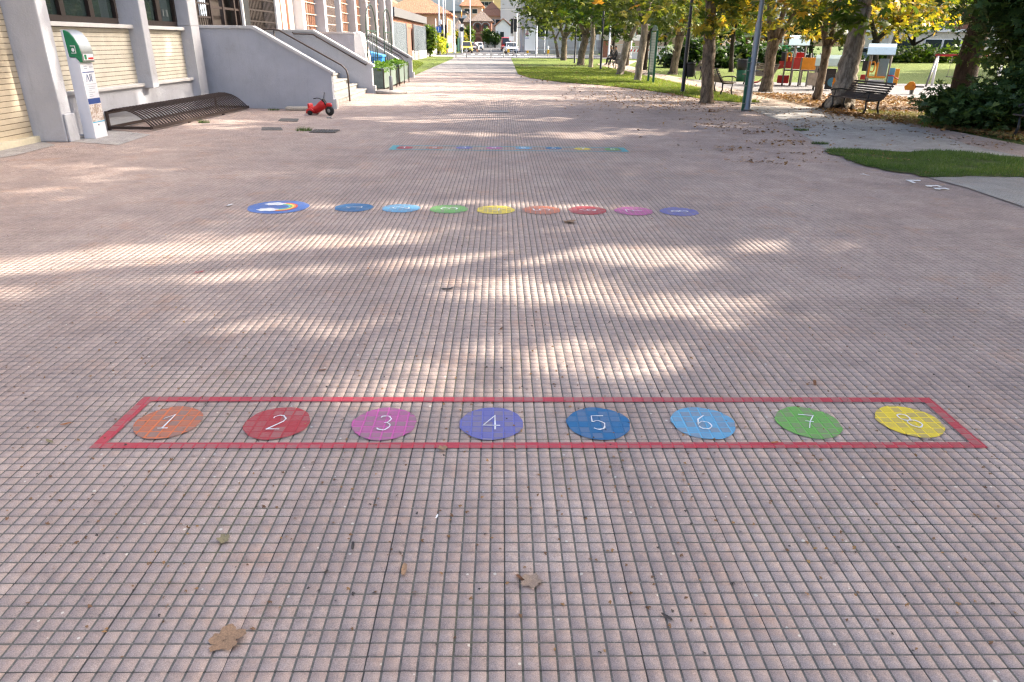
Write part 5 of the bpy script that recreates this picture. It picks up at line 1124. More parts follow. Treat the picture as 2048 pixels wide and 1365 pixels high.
m_skin=pm('skin',(.36,.20,.14),.55,.08,9.); m_dkcloth=pm('dark_jacket',(.030,.031,.038),.8,.2,7.); m_jean=pm('dark_trousers',(.022,.024,.032),.8,.2,7.); m_shoe=pm('dark_shoe',(.02,.018,.017),.6); m_greycloth=pm('grey_jacket',(.055,.052,.055),.8,.2,7.)
def face(o,head,fwd,hair,hairmat):
    """eyes, nose, mouth, ears and hair for a head at a point, looking along fwd"""
    h=Vector(head); f=Vector(fwd).normalized(); s=f.cross(Vector((0,0,1))).normalized(); u=s.cross(f)
    mb=MB()
    for k in (-1,1): mb.ell(h+f*.083+s*.033*k+u*.01,(.012,.012,.008),8)
    mb.build('eyes',m_black,o)
    MB().tube([h+f*.088+u*.012,h+f*.112-u*.022,h+f*.09-u*.032],[.008,.014,.008],6).ell(h+s*.088-u*.005,(.02,.02,.032),8).ell(h-s*.088-u*.005,(.02,.02,.032),8).build('nose_and_ears',m_skin,o)
    MB().tube([h+f*.086-s*.025-u*.055,h+f*.094-u*.056,h+f*.086+s*.025-u*.055],.006,5).build('mouth',pm('lips',(.30,.11,.09),.5),o)
    MB().ell(h-f*.018+u*.035,(.098,.098,.098),12).build('hair',hairmat,o)
def seated(label,loc,rz,top,hairm,lean=.0,dy=0.):
    # faces -X, sits with hips at z .5
    J=dict(pelvis=(0,0,.53,.15,.13),waist=(-.02-lean*.4,0,.74,.15,.12),chest=(-.03-lean,0,.98,.17,.13),neck=(-.06-lean,0,1.17,.06),head=(-.09-lean,0,1.32,.095,.09),crown=(-.085-lean,0,1.39,.075))
    E=[('pelvis','waist',1),('waist','chest',1),('chest','neck',1),('neck','head',0),('head','crown',0)]
    for s,n in ((-1,'l'),(1,'r')):
        J[n+'hip']=(-.05,s*.10,.52,.095); J[n+'knee']=(-.48,s*.13,.50,.065); J[n+'shin']=(-.50,s*.13,.27,.052); J[n+'ankle']=(-.50,s*.13,.09,.04); J[n+'toe']=(-.68,s*.15,.045,.035)
        E+= [('pelvis',n+'hip',2),(n+'hip',n+'knee',2),(n+'knee',n+'shin',2),(n+'shin',n+'ankle',2),(n+'ankle',n+'toe',3)]
        J[n+'sh']=(-.03-lean,s*.20,1.08,.065); J[n+'elb']=(-.12-lean*.8,s*.26,.80,.05); J[n+'wr']=(-.36-lean*.4,s*.13,.62,.033)
        E+= [('chest',n+'sh',1),(n+'sh',n+'elb',1),(n+'elb',n+'wr',1)]
        _w[0]=n+'wr'; add_hand(J,E,J[n+'wr'][:3],(-1,-.2*s,-.15),(0,1*s,0))
    o=person('person',label,J,E,[m_skin,top,m_jean,m_shoe],loc,rz); face(o,J['head'][:3],(-1,0,-.05),None,hairm); return o
seated('person in a dark jacket and trousers seated on the left of the park couple',(PB.x-.10,PB.y+.30,0),.1,m_greycloth,pm('grey_hair',(.16,.15,.14),.7),.10)
seated('person in a black coat seated on the right of the park couple',(PB.x-.08+.16,PB.y-.42,0),.0,m_dkcloth,pm('dark_hair',(.03,.025,.02),.7),.02)
q=G(957,105.5)
J=dict(pelvis=(0,0,.98,.15,.12),waist=(.10,0,1.14,.14,.11),chest=(.28,0,1.30,.17,.13),neck=(.42,0,1.42,.06),head=(.55,0,1.48,.095,.09),crown=(.60,0,1.54,.075))
E=[('pelvis','waist',1),('waist','chest',1),('chest','neck',1),('neck','head',0),('head','crown',0)]
for s,n in ((-1,'l'),(1,'r')):
    J[n+'hip']=(0,s*.10,.92,.095); J[n+'knee']=(.03,s*.13,.50,.062); J[n+'ankle']=(-.04,s*.14,.09,.042); J[n+'toe']=(.14,s*.16,.045,.036)
    E+= [('pelvis',n+'hip',2),(n+'hip',n+'knee',2),(n+'knee',n+'ankle',0),(n+'ankle',n+'toe',3)]
    J[n+'sh']=(.32,s*.20,1.33,.065); J[n+'elb']=(.48,s*.24,1.10,.05); J[n+'wr']=(.66,s*.18,.98,.033)
    E+= [('chest',n+'sh',1),(n+'sh',n+'elb',1),(n+'elb',n+'wr',0)]
    _w[0]=n+'wr'; add_hand(J,E,J[n+'wr'][:3],(1,0,-.25),(0,1*s,0))
o=person('person','person in a pale shirt and dark shorts bending towards the silver car',J,E,[m_skin,pm('pale_shirt',(.55,.53,.60),.8),m_jean,m_shoe],(q.x-.2,q.y,0),2.6); face(o,J['head'][:3],(1,0,-.2),None,pm('brown_hair',(.07,.045,.03),.7))

# ---------------------------------------------------------------- cars
m_chrome=pm('headlamp',(.75,.77,.80),.15,.05,5.); m_rearl=pm('red_lamp',(.5,.02,.02),.2); m_plate=pm('number_plate',(.7,.7,.68),.4)
def car(label,loc,rz,col,L=4.1,W=1.74,H=1.5,van=False,name='parked_car'):
    T=thing(name,label,'van' if van else 'car',loc,rz); P=lambda n,mb,mat,bv=0,par=None:mb.build(n,mat,par or T,bevel=bv)
    y0,y1=-L/2,L/2; zb=.86 if not van else 1.05
    low=[(y0,.30),(y0-.02,.55),(y0+.08,.78),(y0+.95,zb+.04),(y1-.30,zb+.06),(y1,zb-.04),(y1+.02,.5),(y1-.04,.28)]
    top=[(y0+.92,zb+.03),(y0+1.55,H-.05),(y0+1.9,H),(y1-.75,H-.02),(y1-.25,zb+.05)]
    if van: top=[(y0+.55,zb+.03),(y0+1.05,H-.1),(y0+1.4,H),(y1-.1,H),(y1,zb)]
    body=MB()
    def loft(prof,w0,w1):
        n=len(prof); zmin=min(p[1] for p in prof); zmax=max(p[1] for p in prof)
        Wd=lambda z:w0+(w1-w0)*(z-zmin)/(zmax-zmin)
        vs=[(s*Wd(z)/2,y,z) for s in (-1,1) for y,z in prof]
        body.add(vs,[(i,(i+1)%n,n+(i+1)%n,n+i) for i in range(n)]); body.add(vs[:n],[tuple(range(n))[::-1]]); body.add(vs[n:],[tuple(range(n))])
    loft(low,W,W-.06); loft(top,W-.10,W-.42)
    P('body',body,col,.05)
    wt=lambda z:(W-.10)+(-.32)*(z-zb)/(H-zb)
    a,b=top[0],top[1]; f=lambda t:(a[0]+(b[0]-a[0])*t-.012,a[1]+(b[1]-a[1])*t+.012)
    (ya,za),(yb,zb2)=f(.12),f(.94)
    P('windshield',MB().add([(-wt(za)/2+.09,ya,za),(wt(za)/2-.09,ya,za),(wt(zb2)/2-.07,yb,zb2),(-wt(zb2)/2+.07,yb,zb2)],[(0,1,2,3)]),m_carglass)
    if not van:
        a2,b2=top[-1],top[-2]; P('rear_window',MB().add([(-wt(a2[1])/2+.09,a2[0]+.01,a2[1]+.06),(wt(a2[1])/2-.09,a2[0]+.01,a2[1]+.06),(wt(b2[1])/2-.07,b2[0]+.03,b2[1]-.05),(-wt(b2[1])/2+.07,b2[0]+.03,b2[1]-.05)],[(0,1,2,3)]),m_carglass)
    for s in (-1,1):
        ys,ye=(y0+1.25,y1-.62) if not van else (y0+.95,y0+1.75); zl,zh=zb+.10,H-.13
        P('side_window',MB().add([(s*(wt(zl)/2+.012),ys,zl),(s*(wt(zl)/2+.012),ye+.1,zl),(s*(wt(zh)/2+.012),ye-.12,zh),(s*(wt(zh)/2+.012),ys+.42,zh)],[(0,1,2,3)]),m_carglass)
        P('headlight',MB().box((s*(W/2-.26),y0+.02,.70),(.34,.10,.15)),m_chrome,.02); P('tail_light',MB().box((s*(W/2-.12),y1-.0,.80),(.14,.08,.28)),m_rearl,.02)
        P('mirror',MB().box((s*(W/2+.07),y0+1.25,zb+.10),(.16,.10,.12)),col,.02)
        for yy in (y0+.78,y1-.76):
            wh=P('wheel',MB().lathe([(.20,-.10),(.31,-.10),(.325,-.05),(.325,.05),(.31,.10),(.20,.10)],(s*(W/2-.09),yy,.325),16,ax='X'),m_rubberblk)
            P('rim',MB().lathe([(.02,-.105),(.20,-.09),(.20,.09),(.02,.105)],(s*(W/2-.09),yy,.325),12,ax='X'),m_galv,par=wh)
    P('grille',MB().box((0,y0-.012,.58),(W*.52,.05,.16)),m_rubberblk,.01); P('bumper',MB().box((0,y0-.03,.36),(W*.94,.10,.16)),m_rubberblk,.03); P('number_plate',MB().box((0,y0-.088,.40),(.5,.012,.11)),m_plate)
    return T
car_y=pm('yellow_car_paint',(.52,.43,.09),.3,.04,2.); car_s=pm('silver_car_paint',(.42,.44,.47),.28,.04,2.,metal=.4); car_w=pm('white_car_paint',(.72,.74,.77),.3,.03,2.); car_r=pm('red_van_paint',(.42,.02,.03),.35,.05,2.); car_b=pm('blue_grey_car_paint',(.30,.36,.44),.3,.04,2.)
car('small yellow car parked nose-on at the left kerb of the far street',(PY(933,100,113).x,114,0),0,car_y,3.7,1.68,1.62)
car('silver car parked behind the small yellow one',(PY(947,100,124).x,125,0),-.05,car_s,4.3)
car('white car facing the plaza at the right kerb of the far street',(PY(1022,100,112).x,113.5,0),.08,car_w,4.3,1.82,1.58)
car('tall red van parked behind the white car',(PY(1012,95,150).x,152,0),.05,car_r,5.2,1.95,2.45,True,'parked_van')
car('pale car parked farther up the left side of the street',(PY(957,98,150).x,152,0),0,car_w,4.2)
car('white car seen beyond the lawn beside the slanting trunk',(PY(1786,115,86).x,86,0),1.4,car_w,4.3)
car('bluish car parked beyond the lawn behind the farther play house',(PY(1728,110,88).x,88,0),1.5,car_b,4.2)
car('pale car parked behind the red play panels beyond the lawn',(PY(1588,108,88).x,88,0),1.5,car_w,4.2)

# ---------------------------------------------------------------- street furniture at the far end
m_palebol=pm('pale_steel',(.42,.43,.43),.5,.08,4.)
GB='short steel bollards at the end of the plaza'
for x,y,lab in [(912,115.5,'leftmost far steel bollard beside the grass verge'),(933,115.7,'far steel bollard in front of the yellow car'),(982,116.4,'far steel bollard in the middle of the path'),(1007,117,'far steel bollard in front of the white car'),(1033,115,'far steel bollard beside the black traffic light')]:
    q=G(x,y); T=thing('bollard',lab,'bollard',(q.x,q.y,0),0,GB); MB().lathe([(.05,0),(.05,.92),(.03,.95)],n=10).build('post',m_palebol,T); MB().lathe([(.10,0),(.10,.02),(.06,.03)],n=10).build('base',m_galv,T)
q=G(982,115.8); T=thing('chain_rail','thin dark rail linking two far steel bollards','rail',(q.x,q.y,0)); MB().tube([(0,0,.86),(1.5,0.1,.86)],.02,5).build('rail',m_iron,T)
m_dely=pm('yellow_box',(.75,.42,.02),.45)
for x,y,lab in [(1016.5,110.5,'yellow and white traffic delineator in front of the white car'),(1055,111.5,'yellow and white delineator below the billboard'),(1096,113,'yellow and white delineator right of the billboard')]:
    q=G(x,y); T=thing('delineator',lab,'delineator',(q.x,q.y,0),0,'yellow and white delineators'); MB().lathe([(.08,0),(.08,1.15),(.05,1.2)],n=10).build('post',m_white,T); MB().b2(-.14,.14,-.14,.14,.30,.78).build('reflector_box',m_dely,T,bevel=.02)
def pole(label,px,Y,top,r,mat,name='pole',cat='pole'):
    q=PY(px,100,Y); T=thing(name,label,cat,(q.x,Y,0)); MB().lathe([(r*1.3,0),(r*1.3,.3),(r,.32),(r*.85,top)],n=10).build('pole',mat,T); return T
m_palepole=pm('pale_grey_pole',(.58,.60,.60),.5,.06,3.)
T=pole('tall pale pole with a small sign box left of the traffic light pair',880,97,9,.10,m_palepole); MB().b2(-.14,.14,-.2,-.1,2.6,3.5).build('sign_box',m_galv,T,bevel=.02); MB().b2(.1,.3,-.1,.1,3.6,4.1).build('lamp_box',m_white,T)
T=pole('pale double pole carrying a pair of black traffic lights',888.5,97.5,9,.085,m_palepole,'traffic_light','traffic light'); MB().lathe([(.08,0),(.06,9)],(.22,.15,0),8).build('pole',m_galv,T)
for dx in (-.20,.26): MB().b2(dx-.13,dx+.13,-.34,-.12,2.05,3.55).build('signal_head',m_black,T,bevel=.03)
T=pole('thin white pole with a blue square sign',873,96,4.2,.05,m_white,'road_sign','sign'); MB().b2(.03,.68,-.08,-.05,2.6,3.3).build('sign_plate',pm('blue_sign',(.03,.12,.45),.4),T); MB().b2(.30,.38,-.09,-.081,2.75,3.1).ell((.34,-.086,3.18),(.05,.004,.05),8).build('symbol',m_white,T)
T=pole('tall pale pole with cables at the left kerb behind the first bollard',909,103,8,.12,m_palepole,'utility_pole')
T=pole('orange and white banded pole with dark sign backs behind the yellow car',924,106,5.6,.06,m_palepole,'road_sign','sign')
MB().extr([(-.42,-.1,4.55),(.42,-.1,4.55),(0,-.1,3.75)],(0,.04,0)).build('sign_back',m_black,T); MB().lathe([(.33,-.03),(.33,.03)],(0,-.08,3.15),8,ax='Y').build('sign_back',m_black,T)
MB().lathe([(.07,4.6),(.07,5.4)],n=8).build('band',m_po,T)
pole('slim pale pole in front of the arched brick house',941,120,8,.07,m_palepole,'utility_pole')
T=pole('black traffic light with stacked heads right of the far bollards',1026,92.5,4.4,.05,m_black,'traffic_light','traffic light'); MB().b2(-.32,.0,-.3,-.06,2.55,4.2).build('signal_head',m_black,T,bevel=.03); MB().b2(.04,.46,-.3,-.06,2.75,4.2).build('signal_head',m_black,T,bevel=.03); MB().b2(-.5,.08,-.12,-.08,1.75,2.25).build('sign_plate',m_white,T)
pole('plain pale pole just behind the black traffic light',1033,99,5,.07,m_palepole)
T=pole('white pole with a round sign seen edge-on right of the billboard',1073,101,4.3,.08,m_white,'road_sign','sign'); MB().lathe([(.32,-.03),(.32,.03)],(-.15,-.1,4.0),16,ax='Y').build('sign_disc',pm('pinkish_sign',(.55,.40,.38),.4),T)
T=pole('slim grey lamp post with a lantern beside the dark window of the white building',1089,107,4.0,.05,m_galv,'lamp_post','lamp post'); MB().lathe([(.1,3.5),(.2,4.0),(.05,4.2)],n=8).build('lantern',m_dely,T)
pole('plain white pole in front of the white canopy',1218,84,5.2,.09,m_white)
T=pole('thin white pole with a small pale sign left of the brown leaning trunk',1262,82,3.3,.05,m_white,'road_sign','sign'); MB().b2(0,.4,-.06,-.03,2.5,3.05).build('sign_plate',m_palepole,T)
T=pole('short post with a small green litter basket at the far left kerb',891,101,1.6,.04,m_black,'litter_bin','bin'); MB().lathe([(.15,.7),(.22,1.4),(.18,1.45)],(.25,0,0),10).build('basket',m_green,T)
q0,q1=G(1048.5,114.5),G(1069,113); T=thing('billboard','white double-legged billboard with a small photo and a purple stripe','billboard',tuple(q0)); W=1.3
for x in (0,W): MB().tube([(x,0,0),(x,0,2.9)],.035,7).build('leg',m_galv,T)
MB().b2(.02,W-.02,-.03,.03,.72,3.05).build('panel',pm('bright_white',(.92,.92,.92),.4,.02,3.),T,bevel=.01); MB().b2(.05,.48,-.036,-.031,2.3,2.9).build('photo',ph2.m,T); MB().b2(.05,.5,-.036,-.031,2.02,2.08).build('stripe',pm('purple_print',(.25,.22,.55),.5),T)
# overhead cable
a=PY(820,-6,103); b=PY(909,10,103); c=PY(1040,16,103); T=thing('overhead_cable','thin overhead cable crossing the far street','cable',tuple(b)); MB().tube([b,(b+c)/2+Vector((0,0,-.35)),c],.018,4).build('cable',m_black,T,world=True)

# ---------------------------------------------------------------- buildings at the far end
m_tile=rooftile_mat('orange_roof_tile',(.40,.165,.10),(.52,.26,.165)); m_tilebr=rooftile_mat('brown_roof_tile',(.20,.155,.13),(.28,.225,.19)); m_tilelt=rooftile_mat('salmon_roof_tile',(.50,.22,.13),(.60,.30,.19))
m_or=pm('orange_render',(.60,.34,.21),.85,.08,.6,dirt=.1,local=False); m_cream=pm('cream_render',(.62,.52,.36),.85,.07,.5,local=False); m_wht=pm('white_render',(.66,.66,.64),.85,.05,.4,dirt=.08,local=False); m_peach=pm('peach_render',(.66,.46,.33),.85,.06,.4,local=False); m_greyw=pm('grey_render',(.50,.50,.50),.85,.06,.4,local=False); m_slab=pm('dark_slab',(.10,.10,.105),.7,.15,2.,local=False); m_louv=pm('shutter_brown',(.16,.07,.04),.6)
def house(label,x0,x1,y0,y1,h,wall,roof=None,rh=2.,rt='hip',wins=(),name='house',ov=.5,winmat=None,doors=(),cat='house'):
    T=thing(name,label,cat,((x0+x1)/2,(y0+y1)/2,0)); P=lambda n,mb,mat,par=None,bv=0:mb.build(n,mat,par or T,world=True,bevel=bv)
    P('wall',MB().b2(x0,x1,y0,y1,0,h),wall)
    if rt=='hip':
        a=(x1-x0)/2; b=(y1-y0)/2; r=min(a,b); X0,X1,Y0,Y1=x0-ov,x1+ov,y0-ov,y1+ov
        ra=[(x0+r,(y0+y1)/2,h+rh),(x1-r,(y0+y1)/2,h+rh)] if a>=b else [((x0+x1)/2,y0+r,h+rh),((x0+x1)/2,y1-r,h+rh)]
        if (Vector(ra[0])-Vector(ra[1])).length<.1: ra[1]=(ra[1][0]+.1,ra[1][1],ra[1][2])
        mb=MB(); V=[(X0,Y0,h+.02),(X1,Y0,h+.02),(X1,Y1,h+.02),(X0,Y1,h+.02)]+ra
        mb.add(V,[(0,1,5,4),(1,2,5),(2,3,4,5),(3,0,4)] if a>=b else [(0,1,4),(1,2,5,4),(2,3,5),(3,0,4,5)])
        mb.b2(X0,X1,Y0,Y1,h-.12,h+.015); P('roof',mb,roof)
    elif rt=='gable':
        ym=(y0+y1)/2; mb=MB(); mb.extr([(x0-ov,y0-ov,h),(x0-ov,ym,h+rh),(x0-ov,y1+ov,h),(x0-ov,y1+ov,h+.15),(x0-ov,ym,h+rh+.18),(x0-ov,y0-ov,h+.15)],(x1-x0+2*ov,0,0)); P('roof',mb,roof); P('gable_wall',MB().extr([(x0,y0,h),(x0,y1,h),(x0,ym,h+rh-.02)],(x1-x0,0,0)),wall)
    elif rt=='gablef':
        xm=(x0+x1)/2; mb=MB(); mb.extr([(x0-ov,y0-ov,h),(xm,y0-ov,h+rh),(x1+ov,y0-ov,h),(x1+ov,y0-ov,h+.18),(xm,y0-ov,h+rh+.2),(x0-ov,y0-ov,h+.18)],(0,y1-y0+2*ov,0)); P('roof',mb,roof); P('gable_wall',MB().extr([(x0,y0,h),(xm,y0,h+rh-.02),(x1,y0,h)],(0,y1-y0,0)),wall)
    elif roof: P('roof',MB().b2(x0-ov,x1+ov,y0-ov,y1+ov,h+.005,h+rh),roof)
    for (wx,wz,ww,wh,mt) in wins:
        f=P('window',MB().b2(wx-ww/2-.08,wx+ww/2+.08,y0-.05,y0-.004,wz-wh/2-.08,wz+wh/2+.08),m_white); P('pane',MB().b2(wx-ww/2,wx+ww/2,y0-.07,y0-.055,wz-wh/2,wz+wh/2),mt,par=f)
    return T
# brick garage and gates on the left
T=house('low red brick garage with a heavy dark flat roof behind the grey gates',-15,-8.35,58,82,3.3,m_redbrick,m_slab,.65,'flat',name='garage',ov=.35,cat='garage')
m_gate=pm('blue_grey_sheet',(.15,.175,.20),.5,.1,1.5,dirt=.25,local=False)
def gate(y0,y1,z0,z1,label,X=-7.9,base=False):
    T=thing('metal_gate',label,'gate',(X,(y0+y1)/2,0)); s=MB(); n=int((y1-y0)/.22)
    for k in range(n): s.b2(X-.03+.02*(k%2),X+.02*(k%2),y0+(y1-y0)*k/n,y0+(y1-y0)*(k+1)/n-.004,z0,z1)
    s.build('sheet',m_gate,T,world=True)
    for y in (y0-.08,y1+.08): MB().b2(X-.07,X+.07,y-.07,y+.07,0,z1+.1).build('post',m_galv,T,world=True)
    MB().b2(X-.05,X+.03,y0,y1,z1+.002,z1+.07).build('top_rail',m_galv,T,world=True)
    if base: MB().b2(X-.12,X+.10,y0,y1,0,z0-.01).build('base_wall',m_conc,T,world=True)
gate(54.2,63.2,.15,2.85,'nearer tall grey sheet-metal gate beside the school building'); gate(68.6,79.2,.75,2.9,'farther grey sheet-metal fence panel on a low concrete wall',base=True)
T=thing('brick_pier','reddish brown pier and door between the two grey gates','pier',(-8.0,65.5,0)); MB().b2(-8.25,-7.9,64,66.8,0,2.6).build('pier',pm('red_brown_door',(.20,.10,.075),.6,.15,2.,local=False),T,world=True); MB().b2(-8.2,-7.86,66.9,68.3,.0,.8).build('letter_box_wall',m_conc,T,world=True)
T=thing('garden_wall','pale sunlit garden wall leading to the far street','wall',(-8.3,92,0)); MB().b2(-8.6,-8.3,82.3,99,0,1.15).build('wall',m_coping,T,world=True); MB().b2(-8.65,-8.25,82.3,99,1.15,1.22).build('coping',m_conc,T,world=True)
xa,xb=PY(772,80,112).x,PY(895,80,112).x
house('orange rendered house with a red tiled hip roof behind the garage',xa,xb,112,125,5.3,m_or,m_tile,2.9,'hip',[(xa+2.0,4.2,1.0,1.3,m_louv)],ov=.7)
T=bpy.data.objects['house']
for y in (114.2,117.,119.8):
    MB().b2(xb+.004,xb+.06,y-.5,y+.5,2.5,4.5).build('shutter',m_louv,T,world=True); MB().b2(xb+.004,xb+.05,y-.4,y+.4,.6,1.4).build('cellar_window',m_louv,T,world=True)
house('taller house with a wide red tiled roof left of the orange house',-32,-17.5,128,142,6.9,m_cream,m_tile,4.2,'hip',[(-20,5.2,1.1,1.5,m_louv),(-24,5.2,1.1,1.5,m_louv)],ov=.7)
gw=lambda px,Y:PY(px,80,Y).x
house('low house with a grey-brown roof behind the leftmost pale poles',gw(903,205),gw(930,205),205,216,4.2,m_wht,m_tilebr,2.6,'hip',[(gw(917,205),2.6,1.4,1.2,m_glass)])
x0,x1=gw(944,228),gw(983,228)
T=house('brick house with two white-edged arches under a brown roof at the end of the street',x0,x1,228,240,7.2,m_redbrick,m_tilebr,3.0,'hip',ov=.6)
for k,cx in enumerate((x0+1.7,x1-1.75)):
    for z,hh in ((4.2,1.7),(.3,1.6)):
        mb=MB(); n=12; a=[(cx+1.35*math.cos(PI*i/n),z+hh+1.1*math.sin(PI*i/n)) for i in range(n+1)]; ai=[(cx+1.1*math.cos(PI*i/n),z+hh+.9*math.sin(PI*i/n)) for i in range(n+1)]
        mb.add([(x,227.9,zz) for x,zz in a+ai]+[(x,227.99,zz) for x,zz in a+ai],[(i,i+1,n+2+i,n+1+i) for i in range(n)]+[(i,2*n+2+i,2*n+3+i,i+1) for i in range(n)])
        if z>4: mb.build('arch_trim',m_coping,T,world=True)
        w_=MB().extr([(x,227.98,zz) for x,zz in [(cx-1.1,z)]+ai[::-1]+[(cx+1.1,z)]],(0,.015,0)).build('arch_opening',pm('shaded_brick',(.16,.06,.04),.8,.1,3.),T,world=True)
        if z>4: MB().b2(cx-.55,cx+.55,227.90,227.97,z+.2,z+2.1).build('pane',m_glass,w_,world=True); 
MB().b2(x0-.1,x1+.1,227.4,227.97,3.7,4.05).build('balcony_edge',m_redbrick,T,world=True)
house('reddish house wing with a pale eave beside the arched brick house',gw(926,232),gw(943.5,232),232,240,7.0,m_redbrick,m_tilebr,1.6,'hip',ov=.3)
house('house with a bright salmon tiled roof behind the arched brick house',gw(962,252),gw(1006,252),252,268,9.4,m_peach,m_tilelt,4.4,'hip',[(gw(984,252),7.6,1.6,1.4,m_glass),(gw(996,252),7.6,1.6,1.4,m_glass)],ov=.8)
house('house with a salmon roof showing above the brown roofs',gw(924,275),gw(964,275),275,290,13.2,m_peach,m_tilelt,5.0,'hip',[(gw(935,275),11.5,1.8,1.4,m_glass),(gw(950,275),11.5,1.8,1.4,m_glass)],ov=.8)
house('small white house with a red gable roof at the end of the street',gw(991,215),gw(1021,215),215,226,5.5,m_wht,m_tile,2.0,'gablef',[(gw(1004,215),3.2,1.1,2.0,m_glass)])
house('brownish house with a dark flat eave behind the left poles',gw(893,235),gw(932,235),235,246,9.6,pm('taupe_render',(.40,.31,.26),.85,.06,.4,local=False),m_slab,.5,'flat',[(gw(928,235),8.2,1.8,1.2,m_wht)])
def flats(label,x0,x1,y0,h,wall,cols,rows,z0,mt,fl=3.1,band=None):
    T=thing('apartment_block',label,'apartment block',((x0+x1)/2,y0+6,0)); MB().b2(x0,x1,y0,y0+12,0,h).build('wall',wall,T,world=True); MB().b2(x0-.4,x1+.4,y0-.4,y0+12.4,h,h+.4).build('roof',m_slab,T,world=True)
    for r in range(rows):
        for c in range(cols):
            x=x0+(x1-x0)*(c+.5)/cols; z=z0+r*fl
            f=MB().b2(x-.95,x+.95,y0-.06,y0-.004,z-.85,z+.85).build('window',m_white,T,world=True); MB().b2(x-.8,x+.8,y0-.09,y0-.065,z-.7,z+.7).build('pane',mt,f,world=True)
        if band: MB().b2(x0+.5,x1-.5,y0-1.1,y0-.1,z0+r*fl-1.6,z0+r*fl-1.35).build('balcony',m_wht,T,world=True)
    return T
flats('pale yellow apartment block with balconies above the far roofs',gw(928,330),gw(986,330),330,30,m_cream,7,8,4,m_glass,band=True)
flats('narrow ochre apartment block beside the blank grey one',gw(986.5,322),gw(1003,322),322,34,pm('ochre_render',(.60,.45,.22),.85,.05,.3,local=False),2,4,20,m_glass)
MBt=thing('apartment_block','blank pale grey apartment block rising over the small white house','apartment block',(gw(1019,245),252,0)); MB().b2(gw(1001,245),gw(1040,245),245,258,0,30).build('wall',m_greyw,MBt,world=True); MB().b2(gw(1000,245),gw(1041,245),244.6,258.4,30,30.4).build('roof',m_slab,MBt,world=True); MB().b2(gw(1001,245)+.02,gw(1040,245)-.02,244.95,244.995,11,11.2).b2(gw(1001,245)+.02,gw(1040,245)-.02,244.95,244.995,19,19.2).build('ledge',m_wht,MBt,world=True)
house('white building at the upper left behind the orange house',gw(868,290),gw(926,290),290,302,22,m_wht,m_slab,.5,'flat',[(gw(880,290),18,1.8,1.6,m_glass),(gw(900,290),18,1.8,1.6,m_glass),(gw(915,290),18,1.8,1.6,m_glass)])
# white building on the right of the far street
m_pale=pm('pale_grey_render',(.43,.42,.395),.85,.06,.4,dirt=.1,local=False)
xw0,xw1=gw(1044,136),gw(1232,136)
T=house('big pale building with dark windows and small balconies right of the far street',xw0,xw1,136,150,14,m_pale,m_tile,2.5,'hip',[(gw(1083,136),4.0,2.2,3.0,m_glass),(gw(1156,136),4.0,2.2,3.0,m_glass),(gw(1083,136),9.0,2.0,2.2,m_glass),(gw(1110,136),9.0,2.0,2.2,m_glass),(gw(1156,136),9.0,2.0,2.2,m_glass),(gw(1200,136),4.0,2.2,3.0,m_glass)],cat='building',name='building')
for z in (3.9,7.0): 
    MB().b2(xw0-1.0,xw0+1.0,134.9,135.99,z,z+.15).build('balcony',m_slab,T,world=True); r_=MB()
    for k in range(9): r_.b2(xw0-1+.25*k-.015,xw0-1+.25*k+.015,134.92,134.95,z+.15,z+1.1)
    r_.b2(xw0-1,xw0+1,134.91,134.96,z+1.1,z+1.16); r_.build('balcony_rail',m_iron,T,world=True)
MB().b2(xw0-.01,xw1,135.9,135.99,0,.9).build('plinth',m_conc,T,world=True)
def railing(label,x0,x1,Y,zw,zr,mat,wm,sp=.14,th=.03,name='fence'):
    T=thing(name,label,'fence',((x0+x1)/2,Y,0)); MB().b2(x0,x1,Y-.15,Y+.15,0,zw).build('base_wall',wm,T,world=True); b=MB(); n=int((x1-x0)/sp)
    for k in range(n+1): b.b2(x0+k*sp-th/2,x0+k*sp+th/2,Y-.015,Y+.015,zw,zr)
    b.build('bars',mat,T,world=True); MB().b2(x0,x1,Y-.03,Y+.03,zr+.001,zr+.06).b2(x0,x1,Y-.03,Y+.03,zw+.05,zw+.10).build('rail',mat,T,world=True)
    x=x0
    while x<x1: MB().b2(x-.05,x+.05,Y-.05,Y+.05,zw,zr+.08).build('post',mat,T,world=True); x+=2.4
    return T
railing('thin pale iron fence on a low wall before the big pale building',gw(1062,112),gw(1198,112),112,.55,1.9,m_palepole,m_conc)
T=railing('white metal railing on a low grey wall at the back of the park',gw(1247,86),gw(1530,86),86,.58,1.25,m_white,m_greyw,.20,.035)
x0,x1=gw(1195,91),gw(1277,91); T=thing('canopy','white flat entrance canopy on brick pillars with a pale gate below','canopy',((x0+x1)/2,91,0))
MB().b2(x0,x1,89.5,92.5,1.95,2.55).build('roof',m_wht,T,world=True,bevel=.03)
for px in (1205,1247):
    x=gw(px,91); MB().b2(x,x+.55,90,90.6,0,1.94).build('pillar',m_redbrick,T,world=True)
gx0=gw(1213,91); b=MB()
for k in range(14): b.b2(gx0+k*.16,gx0+k*.16+.05,90.3,90.34,.1,1.45)
b.b2(gx0,gx0+2.15,90.28,90.36,1.45,1.52).b2(gx0,gx0+2.15,90.28,90.36,.05,.6); b.build('gate',m_palepole,T,world=True)
house('peach house with orange shutters behind the white canopy',gw(1232,124),gw(1335,124),124,136,9.5,m_peach,m_tile,2.4,'hip',[(gw(1245,124),3.6,1.2,1.6,m_po),(gw(1275,124),3.3,1.3,2.4,m_louv),(gw(1310,124),3.4,1.2,1.6,m_louv),(gw(1245,124),7,1.2,1.6,m_louv),(gw(1275,124),7,1.2,1.6,m_po)])
